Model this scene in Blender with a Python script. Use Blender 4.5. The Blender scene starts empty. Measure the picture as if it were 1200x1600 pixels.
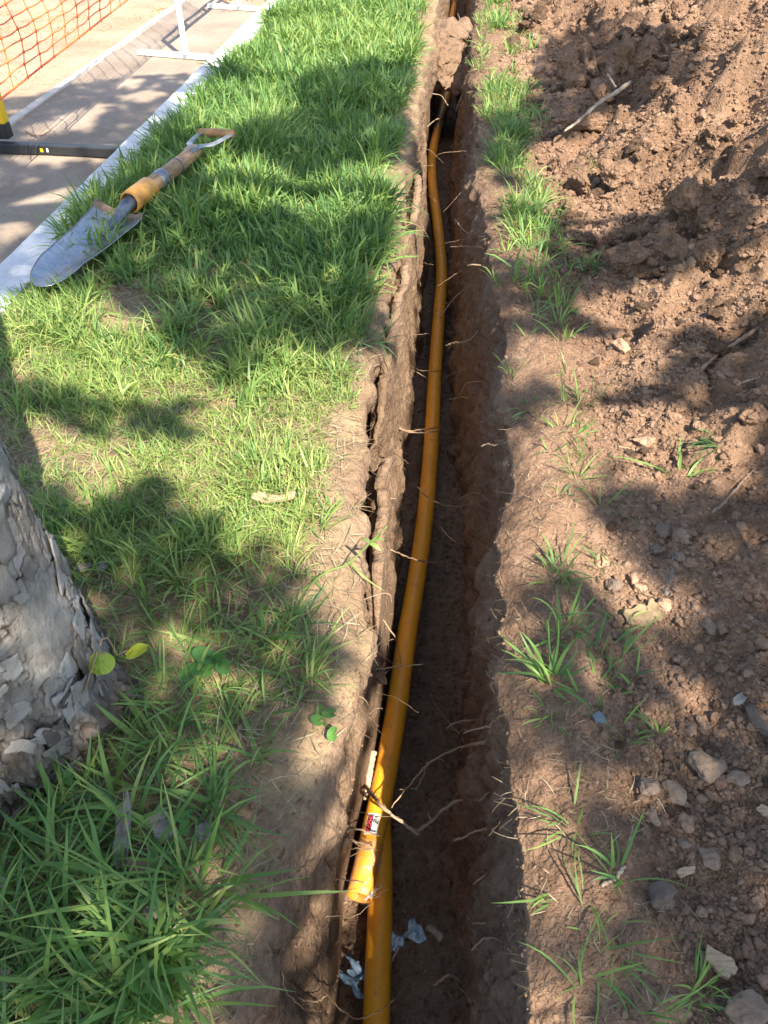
import bpy, math, random
import numpy as np
from mathutils import Vector, Matrix, Euler

# ------------------------------------------------------------------ camera, sky, sun, exposure
SC = bpy.context.scene
COL = SC.collection
HCAM = 1.10                       # eye height above the lawn
FPX = 1209.0                      # focal length in pixels of the 1200x1600 photograph
PITCH = math.atan(1150.0 / FPX)   # camera looks this far below the horizon
cam_d = bpy.data.cameras.new("camera")
cam_d.sensor_fit = 'VERTICAL'
cam_d.sensor_height = 36.0
cam_d.lens = 36.0 * FPX / 1600.0
cam_d.clip_start = 0.02
cam_d.clip_end = 500.0
cam = bpy.data.objects.new("camera", cam_d)
COL.objects.link(cam)
cam.location = (0, 0, HCAM)
cam.rotation_euler = (math.pi / 2 - PITCH, 0, 0)
SC.camera = cam

SUN_ELEV = math.radians(50)
SUN_AZ = (0.445, -0.8955)           # horizontal direction towards the sun
world = bpy.data.worlds.new("World")
SC.world = world
world.use_nodes = True
wn = world.node_tree
wn.nodes.clear()
sky = wn.nodes.new('ShaderNodeTexSky')
sky.sky_type = 'NISHITA'
sky.sun_disc = False
sky.dust_density = 1.0
sky.ozone_density = 1.0
sky.sun_elevation = SUN_ELEV
sky.sun_rotation = math.atan2(SUN_AZ[0], SUN_AZ[1])
bg = wn.nodes.new('ShaderNodeBackground')
bg.inputs['Strength'].default_value = 0.115
wo = wn.nodes.new('ShaderNodeOutputWorld')
wn.links.new(sky.outputs[0], bg.inputs[0])
wn.links.new(bg.outputs[0], wo.inputs[0])

sun_d = bpy.data.lights.new("sun", 'SUN')
sun_d.energy = 3.9
sun_d.angle = math.radians(0.53)
sun_d.color = (1.0, 0.93, 0.82)
sun = bpy.data.objects.new("sun", sun_d)
COL.objects.link(sun)
TOSUN = Vector((SUN_AZ[0] * math.cos(SUN_ELEV), SUN_AZ[1] * math.cos(SUN_ELEV), math.sin(SUN_ELEV))).normalized()
sun.rotation_euler = TOSUN.to_track_quat('Z', 'Y').to_euler()
sun.location = TOSUN * 20

SC.view_settings.view_transform = 'Standard'
SC.view_settings.look = 'None'
SC.view_settings.exposure = 1.95
SC.view_settings.gamma = 1.0
SC.render.engine = 'CYCLES'
SC.cycles.max_bounces = 6
SC.cycles.diffuse_bounces = 4
SC.cycles.transparent_max_bounces = 8
SC.cycles.use_denoising = True

# ------------------------------------------------------------------ picture <-> world
CP, SP = math.cos(PITCH), math.sin(PITCH)

def ray(px, py):
    """direction of the line of sight through a point of the photograph (scaled to depth 1)"""
    u, v = (px - 600.0) / FPX, (py - 800.0) / FPX
    return np.array([u, CP - v * SP, -SP - v * CP])

def G(px, py, z=0.0):
    """world point at height z seen at a point of the photograph"""
    d = ray(px, py)
    k = (z - HCAM) / d[2]
    return np.array([d[0] * k, d[1] * k, z])

def on_plane(px, py, p0, nrm):
    d = ray(px, py)
    o = np.array([0, 0, HCAM])
    k = np.dot(np.array(p0) - o, nrm) / np.dot(d, nrm)
    return o + d * k

def project(P):
    P = np.asarray(P, dtype=float)
    x, y, z = P[..., 0], P[..., 1], P[..., 2] - HCAM
    dep = y * CP - z * SP
    up = y * SP + z * CP
    dep = np.where(np.abs(dep) < 1e-6, 1e-6, dep)
    return 600 + FPX * x / dep, 800 - FPX * up / dep, dep

# ------------------------------------------------------------------ noise
RNG = np.random.default_rng(7)
random.seed(7)

def _h(ix, iy, iz, seed):
    n = (ix.astype(np.int64) * 374761393 + iy.astype(np.int64) * 668265263 + iz.astype(np.int64) * 2147483647 + seed * 1274126177) & 0xFFFFFFFF
    n = ((n ^ (n >> 13)) * 1274126177) & 0xFFFFFFFF
    n = ((n ^ (n >> 16)) * 2246822519) & 0xFFFFFFFF
    return ((n ^ (n >> 15)) & 0xFFFFFF) / float(0xFFFFFF)

def vnoise(x, y, z=None, seed=0):
    x = np.asarray(x, float); y = np.asarray(y, float)
    z = np.zeros_like(x) if z is None else np.asarray(z, float)
    x, y, z = np.broadcast_arrays(x, y, z)
    x0, y0, z0 = np.floor(x), np.floor(y), np.floor(z)
    fx, fy, fz = x - x0, y - y0, z - z0
    ux, uy, uz = [f * f * f * (f * (f * 6 - 15) + 10) for f in (fx, fy, fz)]
    r = 0
    for dx in (0, 1):
        for dy in (0, 1):
            for dz in (0, 1):
                w = (ux if dx else 1 - ux) * (uy if dy else 1 - uy) * (uz if dz else 1 - uz)
                r = r + w * _h(x0 + dx, y0 + dy, z0 + dz, seed)
    return r * 2 - 1

def fbm(x, y, z=None, oct=4, seed=0, gain=0.5):
    a, r, t = 1.0, 0.0, 0.0
    f = 1.0
    for o in range(oct):
        r = r + a * vnoise(np.asarray(x) * f + 13.7 * o, np.asarray(y) * f + 7.1 * o, None if z is None else np.asarray(z) * f + 3.3 * o, seed + o)
        t += a
        a *= gain
        f *= 2.03
    return r / t * 1.6

def worley(x, y, seed=0, jit=0.9):
    """2-D cell noise: nearest distance, second nearest, id of the nearest cell"""
    x = np.asarray(x, float); y = np.asarray(y, float)
    x0, y0 = np.floor(x), np.floor(y)
    f1 = np.full(x.shape, 9.0); f2 = np.full(x.shape, 9.0); cid = np.zeros(x.shape)
    for dx in (-1, 0, 1):
        for dy in (-1, 0, 1):
            cx, cy = x0 + dx, y0 + dy
            px = cx + 0.5 + jit * (_h(cx, cy, cx * 0, seed) - 0.5)
            py = cy + 0.5 + jit * (_h(cx, cy, cx * 0, seed + 1) - 0.5)
            d = np.hypot(x - px, y - py)
            i = _h(cx, cy, cx * 0, seed + 2)
            closer = d < f1
            f2 = np.where(closer, f1, np.minimum(f2, d))
            cid = np.where(closer, i, cid)
            f1 = np.where(closer, d, f1)
    return f1, f2, cid

def sstep(a, b, x):
    t = np.clip((np.asarray(x, float) - a) / (b - a), 0, 1)
    return t * t * (3 - 2 * t)

def gauss(x, m, s):
    return np.exp(-((np.asarray(x, float) - m) / s) ** 2)

# ------------------------------------------------------------------ mesh and object helpers
def make_mesh(name, verts, faces, smooth=False, attrs=None):
    """faces: (n,k) array or a list of such arrays"""
    me = bpy.data.meshes.new(name)
    verts = np.asarray(verts, dtype=np.float32)
    fl = faces if isinstance(faces, list) else [faces]
    fl = [np.asarray(f, dtype=np.int32) for f in fl if len(f)]
    nl = sum(f.size for f in fl)
    npoly = sum(len(f) for f in fl)
    me.vertices.add(len(verts))
    me.vertices.foreach_set('co', verts.ravel())
    me.loops.add(nl)
    me.polygons.add(npoly)
    me.loops.foreach_set('vertex_index', np.concatenate([f.ravel() for f in fl]))
    tot = np.concatenate([np.full(len(f), f.shape[1], dtype=np.int32) for f in fl])
    st = np.concatenate([[0], np.cumsum(tot)[:-1]]).astype(np.int32)
    me.polygons.foreach_set('loop_start', st)
    me.polygons.foreach_set('loop_total', tot)
    me.polygons.foreach_set('use_smooth', np.full(npoly, bool(smooth)))
    for k, v in (attrs or {}).items():
        a = me.attributes.new(k, 'FLOAT', 'POINT')
        a.data.foreach_set('value', np.asarray(v, dtype=np.float32))
    me.update(calc_edges=True)
    me.validate()
    return me

def link(name, me, mat=None, parent=None):
    o = bpy.data.objects.new(name, me)
    COL.objects.link(o)
    if mat is not None and me is not None and not me.materials:
        me.materials.append(mat)
    if parent is not None:
        o.parent = parent
    return o

def tag(o, label=None, cat=None, group=None, kind=None):
    if label: o['label'] = label
    if cat: o['category'] = cat
    if group: o['group'] = group
    if kind: o['kind'] = kind
    return o

def empty(name, loc, label, cat, group=None):
    o = bpy.data.objects.new(name, None)
    COL.objects.link(o)
    o.location = loc
    o.empty_display_size = 0.05
    return tag(o, label, cat, group)

def local(root, verts):
    return np.asarray(verts, float) - np.array(root.location)

class MB:
    """collects pieces into ONE mesh"""
    def __init__(self):
        self.v, self.q, self.t, self.n, self.tone = [], [], [], 0, []
    def add(self, v, f, tone=0.5):
        v = np.asarray(v, float)
        f = np.asarray(f, np.int64) + self.n
        self.v.append(v)
        (self.q if f.shape[1] == 4 else self.t).append(f)
        self.tone.append(np.full(len(v), tone) if np.isscalar(tone) else np.asarray(tone, float))
        self.n += len(v)
        return self
    def build(self, name, mat, parent=None, smooth=True, off=None):
        v = np.concatenate(self.v)
        if off is not None: v = v - np.array(off)
        fl = []
        if self.q: fl.append(np.concatenate(self.q))
        if self.t: fl.append(np.concatenate(self.t))
        me = make_mesh(name, v, fl, smooth, {'tone': np.concatenate(self.tone)})
        return link(name, me, mat, parent)

def catmull(pts, n):
    P = np.asarray(pts, float)
    if len(P) < 3:
        t = np.linspace(0, 1, n)[:, None]
        return P[0] * (1 - t) + P[-1] * t
    Q = np.vstack([2 * P[0] - P[1], P, 2 * P[-1] - P[-2]])
    seg = np.linalg.norm(np.diff(P, axis=0), axis=1)
    cum = np.concatenate([[0], np.cumsum(seg)])
    out = []
    for s in np.linspace(0, cum[-1], n):
        i = min(max(np.searchsorted(cum, s) - 1, 0), len(P) - 2)
        t = (s - cum[i]) / max(seg[i], 1e-9)
        a, b, c, d = Q[i], Q[i + 1], Q[i + 2], Q[i + 3]
        out.append(0.5 * ((2 * b) + (-a + c) * t + (2 * a - 5 * b + 4 * c - d) * t * t + (-a + 3 * b - 3 * c + d) * t ** 3))
    return np.array(out)

def frames(P):
    T = np.gradient(P, axis=0)
    T /= np.maximum(np.linalg.norm(T, axis=1), 1e-9)[:, None]
    up = np.array([0, 0, 1.0])
    if abs(T[0] @ up) > 0.95: up = np.array([1.0, 0, 0])
    N = np.zeros_like(P)
    n = up - (up @ T[0]) * T[0]
    N[0] = n / np.linalg.norm(n)
    for i in range(1, len(P)):
        n = N[i - 1] - (N[i - 1] @ T[i]) * T[i]
        N[i] = n / max(np.linalg.norm(n), 1e-9)
    return T, N, np.cross(T, N)

def tube(P, R, k=8, caps=True, sq=None):
    """swept tube; sq=(a,b) stretches the section"""
    P = np.asarray(P, float)
    R = np.full(len(P), R) if np.isscalar(R) else np.asarray(R, float)
    T, N, B = frames(P)
    a = np.linspace(0, 2 * np.pi, k, endpoint=False)
    sx, sy = sq or (1, 1)
    ring = np.cos(a)[None, :, None] * N[:, None, :] * sx + np.sin(a)[None, :, None] * B[:, None, :] * sy
    V = (P[:, None, :] + ring * R[:, None, None]).reshape(-1, 3)
    i = np.arange(len(P) - 1)[:, None] * k
    j = np.arange(k)[None, :]
    j2 = (j + 1) % k
    F = np.stack([i + j, i + j2, i + k + j2, i + k + j], -1).reshape(-1, 4)
    if caps:
        n0 = len(V)
        V = np.vstack([V, P[0], P[-1]])
        jj = np.arange(k)
        e = (len(P) - 1) * k
        c0 = np.stack([np.full(k, n0), (jj + 1) % k, jj, jj], -1)
        c1 = np.stack([np.full(k, n0 + 1), e + jj, e + (jj + 1) % k, e + (jj + 1) % k], -1)
        tri = np.concatenate([c0[:, :3], c1[:, :3]])
        return V, F, tri
    return V, F, None

def add_tube(mb, P, R, k=8, caps=True, sq=None, tone=0.5):
    V, F, tri = tube(P, R, k, caps, sq)
    base = mb.n
    mb.add(V, F, tone)
    if tri is not None:
        mb.t.append(tri + base)
    return mb

def box_vf(c, ax, ay, az, hx, hy, hz, bev=0.0):
    """box with chamfered edges along the given unit axes"""
    c = np.asarray(c, float); ax, ay, az = [np.asarray(a, float) for a in (ax, ay, az)]
    h = np.array([hx, hy, hz])
    b = min(bev, h.min() * 0.6) if bev > 0 else h.min() * 0.08
    V, F = [], []
    idx = {}
    for sx in (-1, 1):
        for sy in (-1, 1):
            for sz in (-1, 1):
                s = np.array([sx, sy, sz])
                for k in range(3):
                    p = s * h
                    p = p.astype(float)
                    for m in range(3):
                        if m != k: p[m] -= s[m] * b
                    idx[(sx, sy, sz, k)] = len(V)
                    V.append(c + p[0] * ax + p[1] * ay + p[2] * az)
    def quad(*a): F.append(list(a))
    tri = []
    for k in range(3):
        m, n = [(1, 2), (2, 0), (0, 1)][k]
        for s in (-1, 1):
            q = []
            for (a_, b_) in ((-1, -1), (1, -1), (1, 1), (-1, 1)):
                t = [0, 0, 0]; t[k] = s; t[m] = a_; t[n] = b_
                q.append(idx[(t[0], t[1], t[2], k)])
            quad(*(q if s > 0 else q[::-1]))
    for k in range(3):          # chamfer along axis k between faces m and n
        m, n = [(1, 2), (2, 0), (0, 1)][k]
        for sm in (-1, 1):
            for sn in (-1, 1):
                def g(sk, f):
                    t = [0, 0, 0]; t[k] = sk; t[m] = sm; t[n] = sn
                    return idx[(t[0], t[1], t[2], f)]
                q = [g(-1, m), g(1, m), g(1, n), g(-1, n)]
                quad(*q)
    for sx in (-1, 1):
        for sy in (-1, 1):
            for sz in (-1, 1):
                tri.append([idx[(sx, sy, sz, 0)], idx[(sx, sy, sz, 1)], idx[(sx, sy, sz, 2)]])
    return np.array(V), np.array(F), np.array(tri)

def add_box(mb, c, ax, ay, az, hx, hy, hz, bev=0.0, tone=0.5):
    V, F, tri = box_vf(c, ax, ay, az, hx, hy, hz, bev)
    base = mb.n
    mb.add(V, F, tone)
    mb.t.append(tri + base)
    return mb

def icosphere(sub):
    t = (1 + 5 ** 0.5) / 2
    v = [(-1, t, 0), (1, t, 0), (-1, -t, 0), (1, -t, 0), (0, -1, t), (0, 1, t), (0, -1, -t), (0, 1, -t), (t, 0, -1), (t, 0, 1), (-t, 0, -1), (-t, 0, 1)]
    f = [(0, 11, 5), (0, 5, 1), (0, 1, 7), (0, 7, 10), (0, 10, 11), (1, 5, 9), (5, 11, 4), (11, 10, 2), (10, 7, 6), (7, 1, 8), (3, 9, 4), (3, 4, 2), (3, 2, 6), (3, 6, 8), (3, 8, 9), (4, 9, 5), (2, 4, 11), (6, 2, 10), (8, 6, 7), (9, 8, 1)]
    v = [np.array(p) / np.linalg.norm(p) for p in v]
    for _ in range(sub):
        nf, cache = [], {}
        def mid(a, b):
            k = (min(a, b), max(a, b))
            if k not in cache:
                m = v[a] + v[b]
                v.append(m / np.linalg.norm(m))
                cache[k] = len(v) - 1
            return cache[k]
        for a, b, c in f:
            ab, bc, ca = mid(a, b), mid(b, c), mid(c, a)
            nf += [(a, ab, ca), (b, bc, ab), (c, ca, bc), (ab, bc, ca)]
        f = nf
    return np.array(v), np.array(f)

def clod_shape(sub, seed, rough=0.25, facets=7, fine=0.05):
    """an irregular lump: a ball cut by a few random planes, then roughened"""
    V, F = icosphere(sub)
    r = np.random.default_rng(seed)
    d = np.ones(len(V)) * 1.0
    for _ in range(facets):
        n = r.normal(size=3); n /= np.linalg.norm(n)
        h = r.uniform(0.55, 0.85)
        c = V @ n
        d = np.minimum(d, np.where(c > 0.05, h / np.maximum(c, 0.05), 9))
    d = d * (1 + rough * fbm(V[:, 0] * 1.3 + seed, V[:, 1] * 1.3, V[:, 2] * 1.3, 2, seed))
    d = d + fine * fbm(V[:, 0] * 4 + seed, V[:, 1] * 4, V[:, 2] * 4, 3, seed + 5)
    return V * d[:, None], F

# ------------------------------------------------------------------ materials
class NT:
    def __init__(self, name):
        self.m = bpy.data.materials.new(name)
        self.m.use_nodes = True
        self.t = self.m.node_tree
        self.t.nodes.clear()
        self.out = self.n('ShaderNodeOutputMaterial')
    def n(self, typ, **kw):
        nd = self.t.nodes.new(typ)
        for k, v in kw.items(): setattr(nd, k, v)
        return nd
    def l(self, a, b): self.t.links.new(a, b)
    def coord(self): 
        return self.n('ShaderNodeTexCoord').outputs['Object']
    def noise(self, scale, detail=4, rough=0.6, vec=None, stretch=None):
        nd = self.n('ShaderNodeTexNoise')
        nd.inputs['Scale'].default_value = scale
        nd.inputs['Detail'].default_value = detail
        nd.inputs['Roughness'].default_value = rough
        v = vec or self.coord()
        if stretch:
            mp = self.n('ShaderNodeMapping')
            mp.inputs['Scale'].default_value = stretch
            self.l(v, mp.inputs[0]); v = mp.outputs[0]
        self.l(v, nd.inputs['Vector'])
        return nd.outputs['Fac']
    def voro(self, scale, feature='F1', out='Distance', vec=None, stretch=None):
        nd = self.n('ShaderNodeTexVoronoi', feature=feature)
        nd.inputs['Scale'].default_value = scale
        v = vec or self.coord()
        if stretch:
            mp = self.n('ShaderNodeMapping')
            mp.inputs['Scale'].default_value = stretch
            self.l(v, mp.inputs[0]); v = mp.outputs[0]
        self.l(v, nd.inputs['Vector'])
        return nd.outputs[out]
    def attr(self, name):
        return self.n('ShaderNodeAttribute', attribute_name=name).outputs['Fac']
    def ramp(self, fac, stops):
        r = self.n('ShaderNodeValToRGB')
        e = r.color_ramp.elements
        while len(e) < len(stops): e.new(0.5)
        for i, (p, c) in enumerate(stops):
            e[i].position = p
            e[i].color = (*c, 1) if not np.isscalar(c) else (c, c, c, 1)
        self.l(fac, r.inputs[0])
        return r.outputs[0]
    def math(self, op, a, b, clamp=False):
        nd = self.n('ShaderNodeMath', operation=op, use_clamp=clamp)
        for i, x in enumerate((a, b)):
            if np.isscalar(x): nd.inputs[i].default_value = x
            else: self.l(x, nd.inputs[i])
        return nd.outputs[0]
    def mix(self, fac, a, b, mode='MIX'):
        nd = self.n('ShaderNodeMix', data_type='RGBA', blend_type=mode)
        if np.isscalar(fac): nd.inputs[0].default_value = fac
        else: self.l(fac, nd.inputs[0])
        for i, x in ((6, a), (7, b)):
            if isinstance(x, tuple): nd.inputs[i].default_value = (*x, 1)
            else: self.l(x, nd.inputs[i])
        return nd.outputs[2]
    def bump(self, h, dist=0.01, strength=1.0, prev=None):
        b = self.n('ShaderNodeBump')
        b.inputs['Distance'].default_value = dist
        b.inputs['Strength'].default_value = strength
        self.l(h, b.inputs['Height'])
        if prev is not None: self.l(prev, b.inputs['Normal'])
        return b.outputs[0]
    def bsdf(self, color, rough=0.9, normal=None, metal=0.0, spec=0.2, trans=None):
        p = self.n('ShaderNodeBsdfPrincipled')
        for nm, x in (('Base Color', color), ('Roughness', rough), ('Metallic', metal)):
            if isinstance(x, tuple): p.inputs[nm].default_value = (*x, 1)
            elif np.isscalar(x): p.inputs[nm].default_value = x
            else: self.l(x, p.inputs[nm])
        p.inputs['Specular IOR Level'].default_value = spec
        if normal is not None: self.l(normal, p.inputs['Normal'])
        return p
    def done(self, sh):
        self.l(sh.outputs[0], self.out.inputs['Surface'])
        return self.m

def soil_mat(name, dark, mid, light, bump=0.006, straw=0.0, tone=False, fine=1.0):
    b = NT(name)
    big = b.noise(3.2, 4, 0.6)
    sm = b.noise(55, 6, 0.65)
    f = b.math('ADD', b.math('MULTIPLY', big, 0.55), b.math('MULTIPLY', sm, 0.45))
    if tone:
        f = b.math('ADD', f, b.math('MULTIPLY', b.math('SUBTRACT', b.attr('tone'), 0.5), 0.32))
    c = b.ramp(f, [(0.33, dark), (0.5, mid), (0.68, light)])
    if straw:
        st = b.noise(9, 3, 0.6)
        hair = b.noise(170, 4, 0.7, stretch=(1, 1, 1))
        k = b.math('MULTIPLY', b.ramp(st, [(0.38, 0.0), (0.6, 1.0)]), straw)
        c = b.mix(b.math('MULTIPLY', k, b.ramp(hair, [(0.35, 0.3), (0.65, 1.0)])), c, (0.36, 0.27, 0.14))
    h1 = b.noise(38 * fine, 5, 0.7)
    h2 = b.voro(120 * fine)
    h3 = b.noise(260 * fine, 3, 0.7)
    n = b.bump(h1, bump * 1.6)
    n = b.bump(b.math('SUBTRACT', 1.0, h2), bump * 0.45, 0.8, n)
    n = b.bump(h3, bump * 0.3, 0.9, n)
    return b.done(b.bsdf(c, 0.97, n, spec=0.08))

M = {}
M['wall_soil'] = soil_mat('wall_soil', (0.125, 0.078, 0.048), (0.205, 0.134, 0.085), (0.29, 0.20, 0.132), 0.006)
M['lawn_soil'] = soil_mat('lawn_soil', (0.12, 0.074, 0.045), (0.21, 0.138, 0.085), (0.31, 0.22, 0.14), 0.006, straw=0.5)
M['heap_soil'] = soil_mat('heap_soil', (0.145, 0.085, 0.052), (0.25, 0.152, 0.094), (0.36, 0.23, 0.145), 0.013)
M['crumb'] = soil_mat('crumb_soil', (0.13, 0.079, 0.05), (0.222, 0.137, 0.087), (0.30, 0.193, 0.125), 0.004, tone=True, fine=1.6)
M['clod'] = soil_mat('clod_soil', (0.12, 0.073, 0.046), (0.20, 0.126, 0.08), (0.28, 0.182, 0.12), 0.010, fine=1.0)
M['stone'] = soil_mat('stone', (0.15, 0.10, 0.066), (0.22, 0.152, 0.105), (0.29, 0.21, 0.15), 0.004)
M['stone_grey'] = soil_mat('stone_grey', (0.10, 0.072, 0.052), (0.15, 0.11, 0.083), (0.21, 0.16, 0.125), 0.003)
M['stone_red'] = soil_mat('stone_red', (0.26, 0.15, 0.09), (0.36, 0.215, 0.135), (0.44, 0.29, 0.19), 0.004)

def grass_mat(name, stops, straw, transl=0.35):
    b = NT(name)
    c = b.ramp(b.attr('tone'), stops)
    al = b.attr('along')
    c = b.mix(b.ramp(al, [(0.0, 0.75), (0.22, 0.0)]), c, straw)
    p = b.bsdf(c, 0.5, None, spec=0.35)
    tr = b.n('ShaderNodeBsdfTranslucent')
    b.l(b.mix(0.6, c, (0.20, 0.33, 0.03)), tr.inputs[0])
    ms = b.n('ShaderNodeMixShader')
    ms.inputs[0].default_value = transl
    b.l(p.outputs[0], ms.inputs[1]); b.l(tr.outputs[0], ms.inputs[2])
    return b.done(ms)

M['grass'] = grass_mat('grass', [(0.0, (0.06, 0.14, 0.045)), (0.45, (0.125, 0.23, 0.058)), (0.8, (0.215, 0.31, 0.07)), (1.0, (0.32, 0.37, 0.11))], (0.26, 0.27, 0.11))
M['straw'] = grass_mat('straw', [(0.0, (0.15, 0.105, 0.06)), (0.5, (0.30, 0.225, 0.125)), (1.0, (0.45, 0.37, 0.24))], (0.24, 0.18, 0.10), 0.15)
M['dry_grass'] = grass_mat('dry_grass', [(0.0, (0.20, 0.22, 0.06)), (0.5, (0.34, 0.31, 0.12)), (1.0, (0.48, 0.38, 0.2))], (0.36, 0.28, 0.16), 0.2)
M['weed'] = grass_mat('weed', [(0.0, (0.05, 0.15, 0.03)), (1.0, (0.11, 0.25, 0.05))], (0.09, 0.2, 0.04), 0.3)
M['crown_leaf'] = grass_mat('crown_leaf', [(0.0, (0.035, 0.075, 0.018)), (1.0, (0.075, 0.13, 0.03))], (0.05, 0.1, 0.02), 0.2)
M['young_leaf'] = grass_mat('young_leaf', [(0.0, (0.17, 0.25, 0.02)), (1.0, (0.33, 0.42, 0.06))], (0.30, 0.40, 0.04), 0.3)
M['yellow_leaf'] = grass_mat('yellow_leaf', [(0.0, (0.46, 0.46, 0.03)), (1.0, (0.62, 0.60, 0.05))], (0.6, 0.58, 0.03), 0.3)

def plain(name, c1, c2, scale, rough=0.7, bump=0.0, bscale=60, metal=0.0, spec=0.3, stretch=None, tone=0.0, lo=0.35, hi=0.65, detail=5):
    b = NT(name)
    f = b.noise(scale, detail, 0.62, stretch=stretch)
    if tone: f = b.math('ADD', f, b.math('MULTIPLY', b.math('SUBTRACT', b.attr('tone'), 0.5), tone))
    c = b.ramp(f, [(lo, c1), (hi, c2)])
    n = b.bump(b.noise(bscale, 5, 0.65, stretch=stretch), bump) if bump else None
    return b.done(b.bsdf(c, rough, n, metal, spec))

M['root'] = plain('root', (0.15, 0.09, 0.052), (0.36, 0.25, 0.155), 60, 0.8, 0.002, 200, tone=0.9)
M['wood_chip'] = plain('wood_chip', (0.29, 0.185, 0.105), (0.46, 0.32, 0.20), 40, 0.8, 0.002, 120, stretch=(1, 6, 1))
M['bark_chip'] = plain('bark_chip', (0.14, 0.118, 0.095), (0.26, 0.232, 0.20), 40, 0.85, 0.003, 90)
M['bark_brown'] = plain('bark_brown', (0.15, 0.095, 0.06), (0.28, 0.19, 0.125), 40, 0.85, 0.003, 90)
M['dry_leaf'] = plain('dry_leaf', (0.16, 0.108, 0.055), (0.25, 0.185, 0.095), 50, 0.7, 0.001, 120)
M['net'] = plain('net_orange', (0.80, 0.10, 0.02), (0.90, 0.17, 0.03), 8, 0.45)
M['film'] = None

def pipe_mat():
    b = NT('pipe_plastic')
    g = b.noise(7, 4, 0.6)
    dirt = b.noise(26, 6, 0.7)
    speck = b.noise(140, 3, 0.6)
    c = b.ramp(g, [(0.3, (0.80, 0.315, 0.014)), (0.7, (0.88, 0.375, 0.02))])
    c = b.mix(b.ramp(dirt, [(0.54, 0.0), (0.78, 0.6)]), c, (0.33, 0.19, 0.085))
    c = b.mix(b.ramp(speck, [(0.68, 0.0), (0.74, 0.6)]), c, (0.20, 0.11, 0.05))
    r = b.ramp(dirt, [(0.4, 0.40), (0.75, 0.7)])
    return b.done(b.bsdf(c, r, b.bump(b.noise(18, 4), 0.0012), spec=0.45))
M['pipe'] = pipe_mat()
M['pipe_inner'] = plain('pipe_inner', (0.45, 0.16, 0.015), (0.58, 0.22, 0.02), 20, 0.6)

def concrete(name, a, bb, c, bump=0.002):
    b = NT(name)
    f = b.math('ADD', b.math('MULTIPLY', b.noise(2.6, 5, 0.6), 0.6), b.math('MULTIPLY', b.noise(70, 5, 0.7), 0.4))
    col = b.ramp(f, [(0.36, a), (0.5, bb), (0.64, c)])
    sp = b.noise(210, 2, 0.5)
    col = b.mix(b.ramp(sp, [(0.66, 0.0), (0.72, 0.55)]), col, (0.16, 0.12, 0.09))
    n = b.bump(b.noise(160, 4, 0.7), bump)
    n = b.bump(b.noise(14, 4, 0.6), bump * 3, 0.6, n)
    return b.done(b.bsdf(col, 0.9, n, spec=0.15))
M['path'] = concrete('path_concrete', (0.20, 0.152, 0.11), (0.265, 0.205, 0.152), (0.32, 0.255, 0.195))
M['kerb'] = concrete('kerb_concrete', (0.50, 0.49, 0.47), (0.60, 0.595, 0.58), (0.68, 0.675, 0.66), 0.0015)
M['edge'] = concrete('edge_concrete', (0.42, 0.36, 0.29), (0.50, 0.44, 0.37), (0.56, 0.51, 0.44))
M['dry_ground'] = soil_mat('dry_ground', (0.22, 0.15, 0.095), (0.30, 0.217, 0.145), (0.38, 0.295, 0.205), 0.004)
M['ground'] = soil_mat('far_ground', (0.10, 0.11, 0.04), (0.15, 0.16, 0.06), (0.22, 0.19, 0.09), 0.01)

def steel_blade():
    b = NT('blade_steel')
    f = b.noise(9, 6, 0.7)
    y = b.n('ShaderNodeSeparateXYZ'); b.l(b.coord(), y.inputs[0])
    rusty = b.math('ADD', b.math('MULTIPLY', b.math('SUBTRACT', y.outputs[1], 0.33), 3.2), b.math('MULTIPLY', b.math('SUBTRACT', f, 0.5), 0.9), True)
    scr = b.noise(30, 4, 0.6, stretch=(1, 14, 1))
    c = b.ramp(scr, [(0.3, (0.28, 0.275, 0.27)), (0.7, (0.52, 0.515, 0.51))])
    c = b.mix(rusty, c, (0.17, 0.115, 0.085))
    r = b.math('ADD', b.math('MULTIPLY', rusty, 0.4), b.math('MULTIPLY', f, 0.55))
    met = b.math('SUBTRACT', 0.92, b.math('MULTIPLY', rusty, 0.75))
    return b.done(b.bsdf(c, r, b.bump(scr, 0.0006), met, 0.5))
M['blade'] = steel_blade()
M['dark_steel'] = plain('dark_steel', (0.05, 0.06, 0.075), (0.13, 0.15, 0.18), 25, 0.45, 0.001, 60, metal=0.4, spec=0.5)
M['grey_steel'] = plain('grey_steel', (0.17, 0.17, 0.175), (0.33, 0.33, 0.335), 25, 0.45, 0.001, 60, metal=0.5)
M['handle_wood'] = plain('handle_wood', (0.19, 0.105, 0.05), (0.42, 0.26, 0.135), 13, 0.55, 0.0015, 60, stretch=(4, 1, 4), spec=0.35)
M['grip_wood'] = plain('grip_wood', (0.26, 0.12, 0.05), (0.46, 0.23, 0.10), 18, 0.55, 0.001, 60)
M['collar'] = plain('collar_plastic', (0.36, 0.17, 0.045), (0.62, 0.29, 0.05), 22, 0.45, 0.0008, 50)

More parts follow.
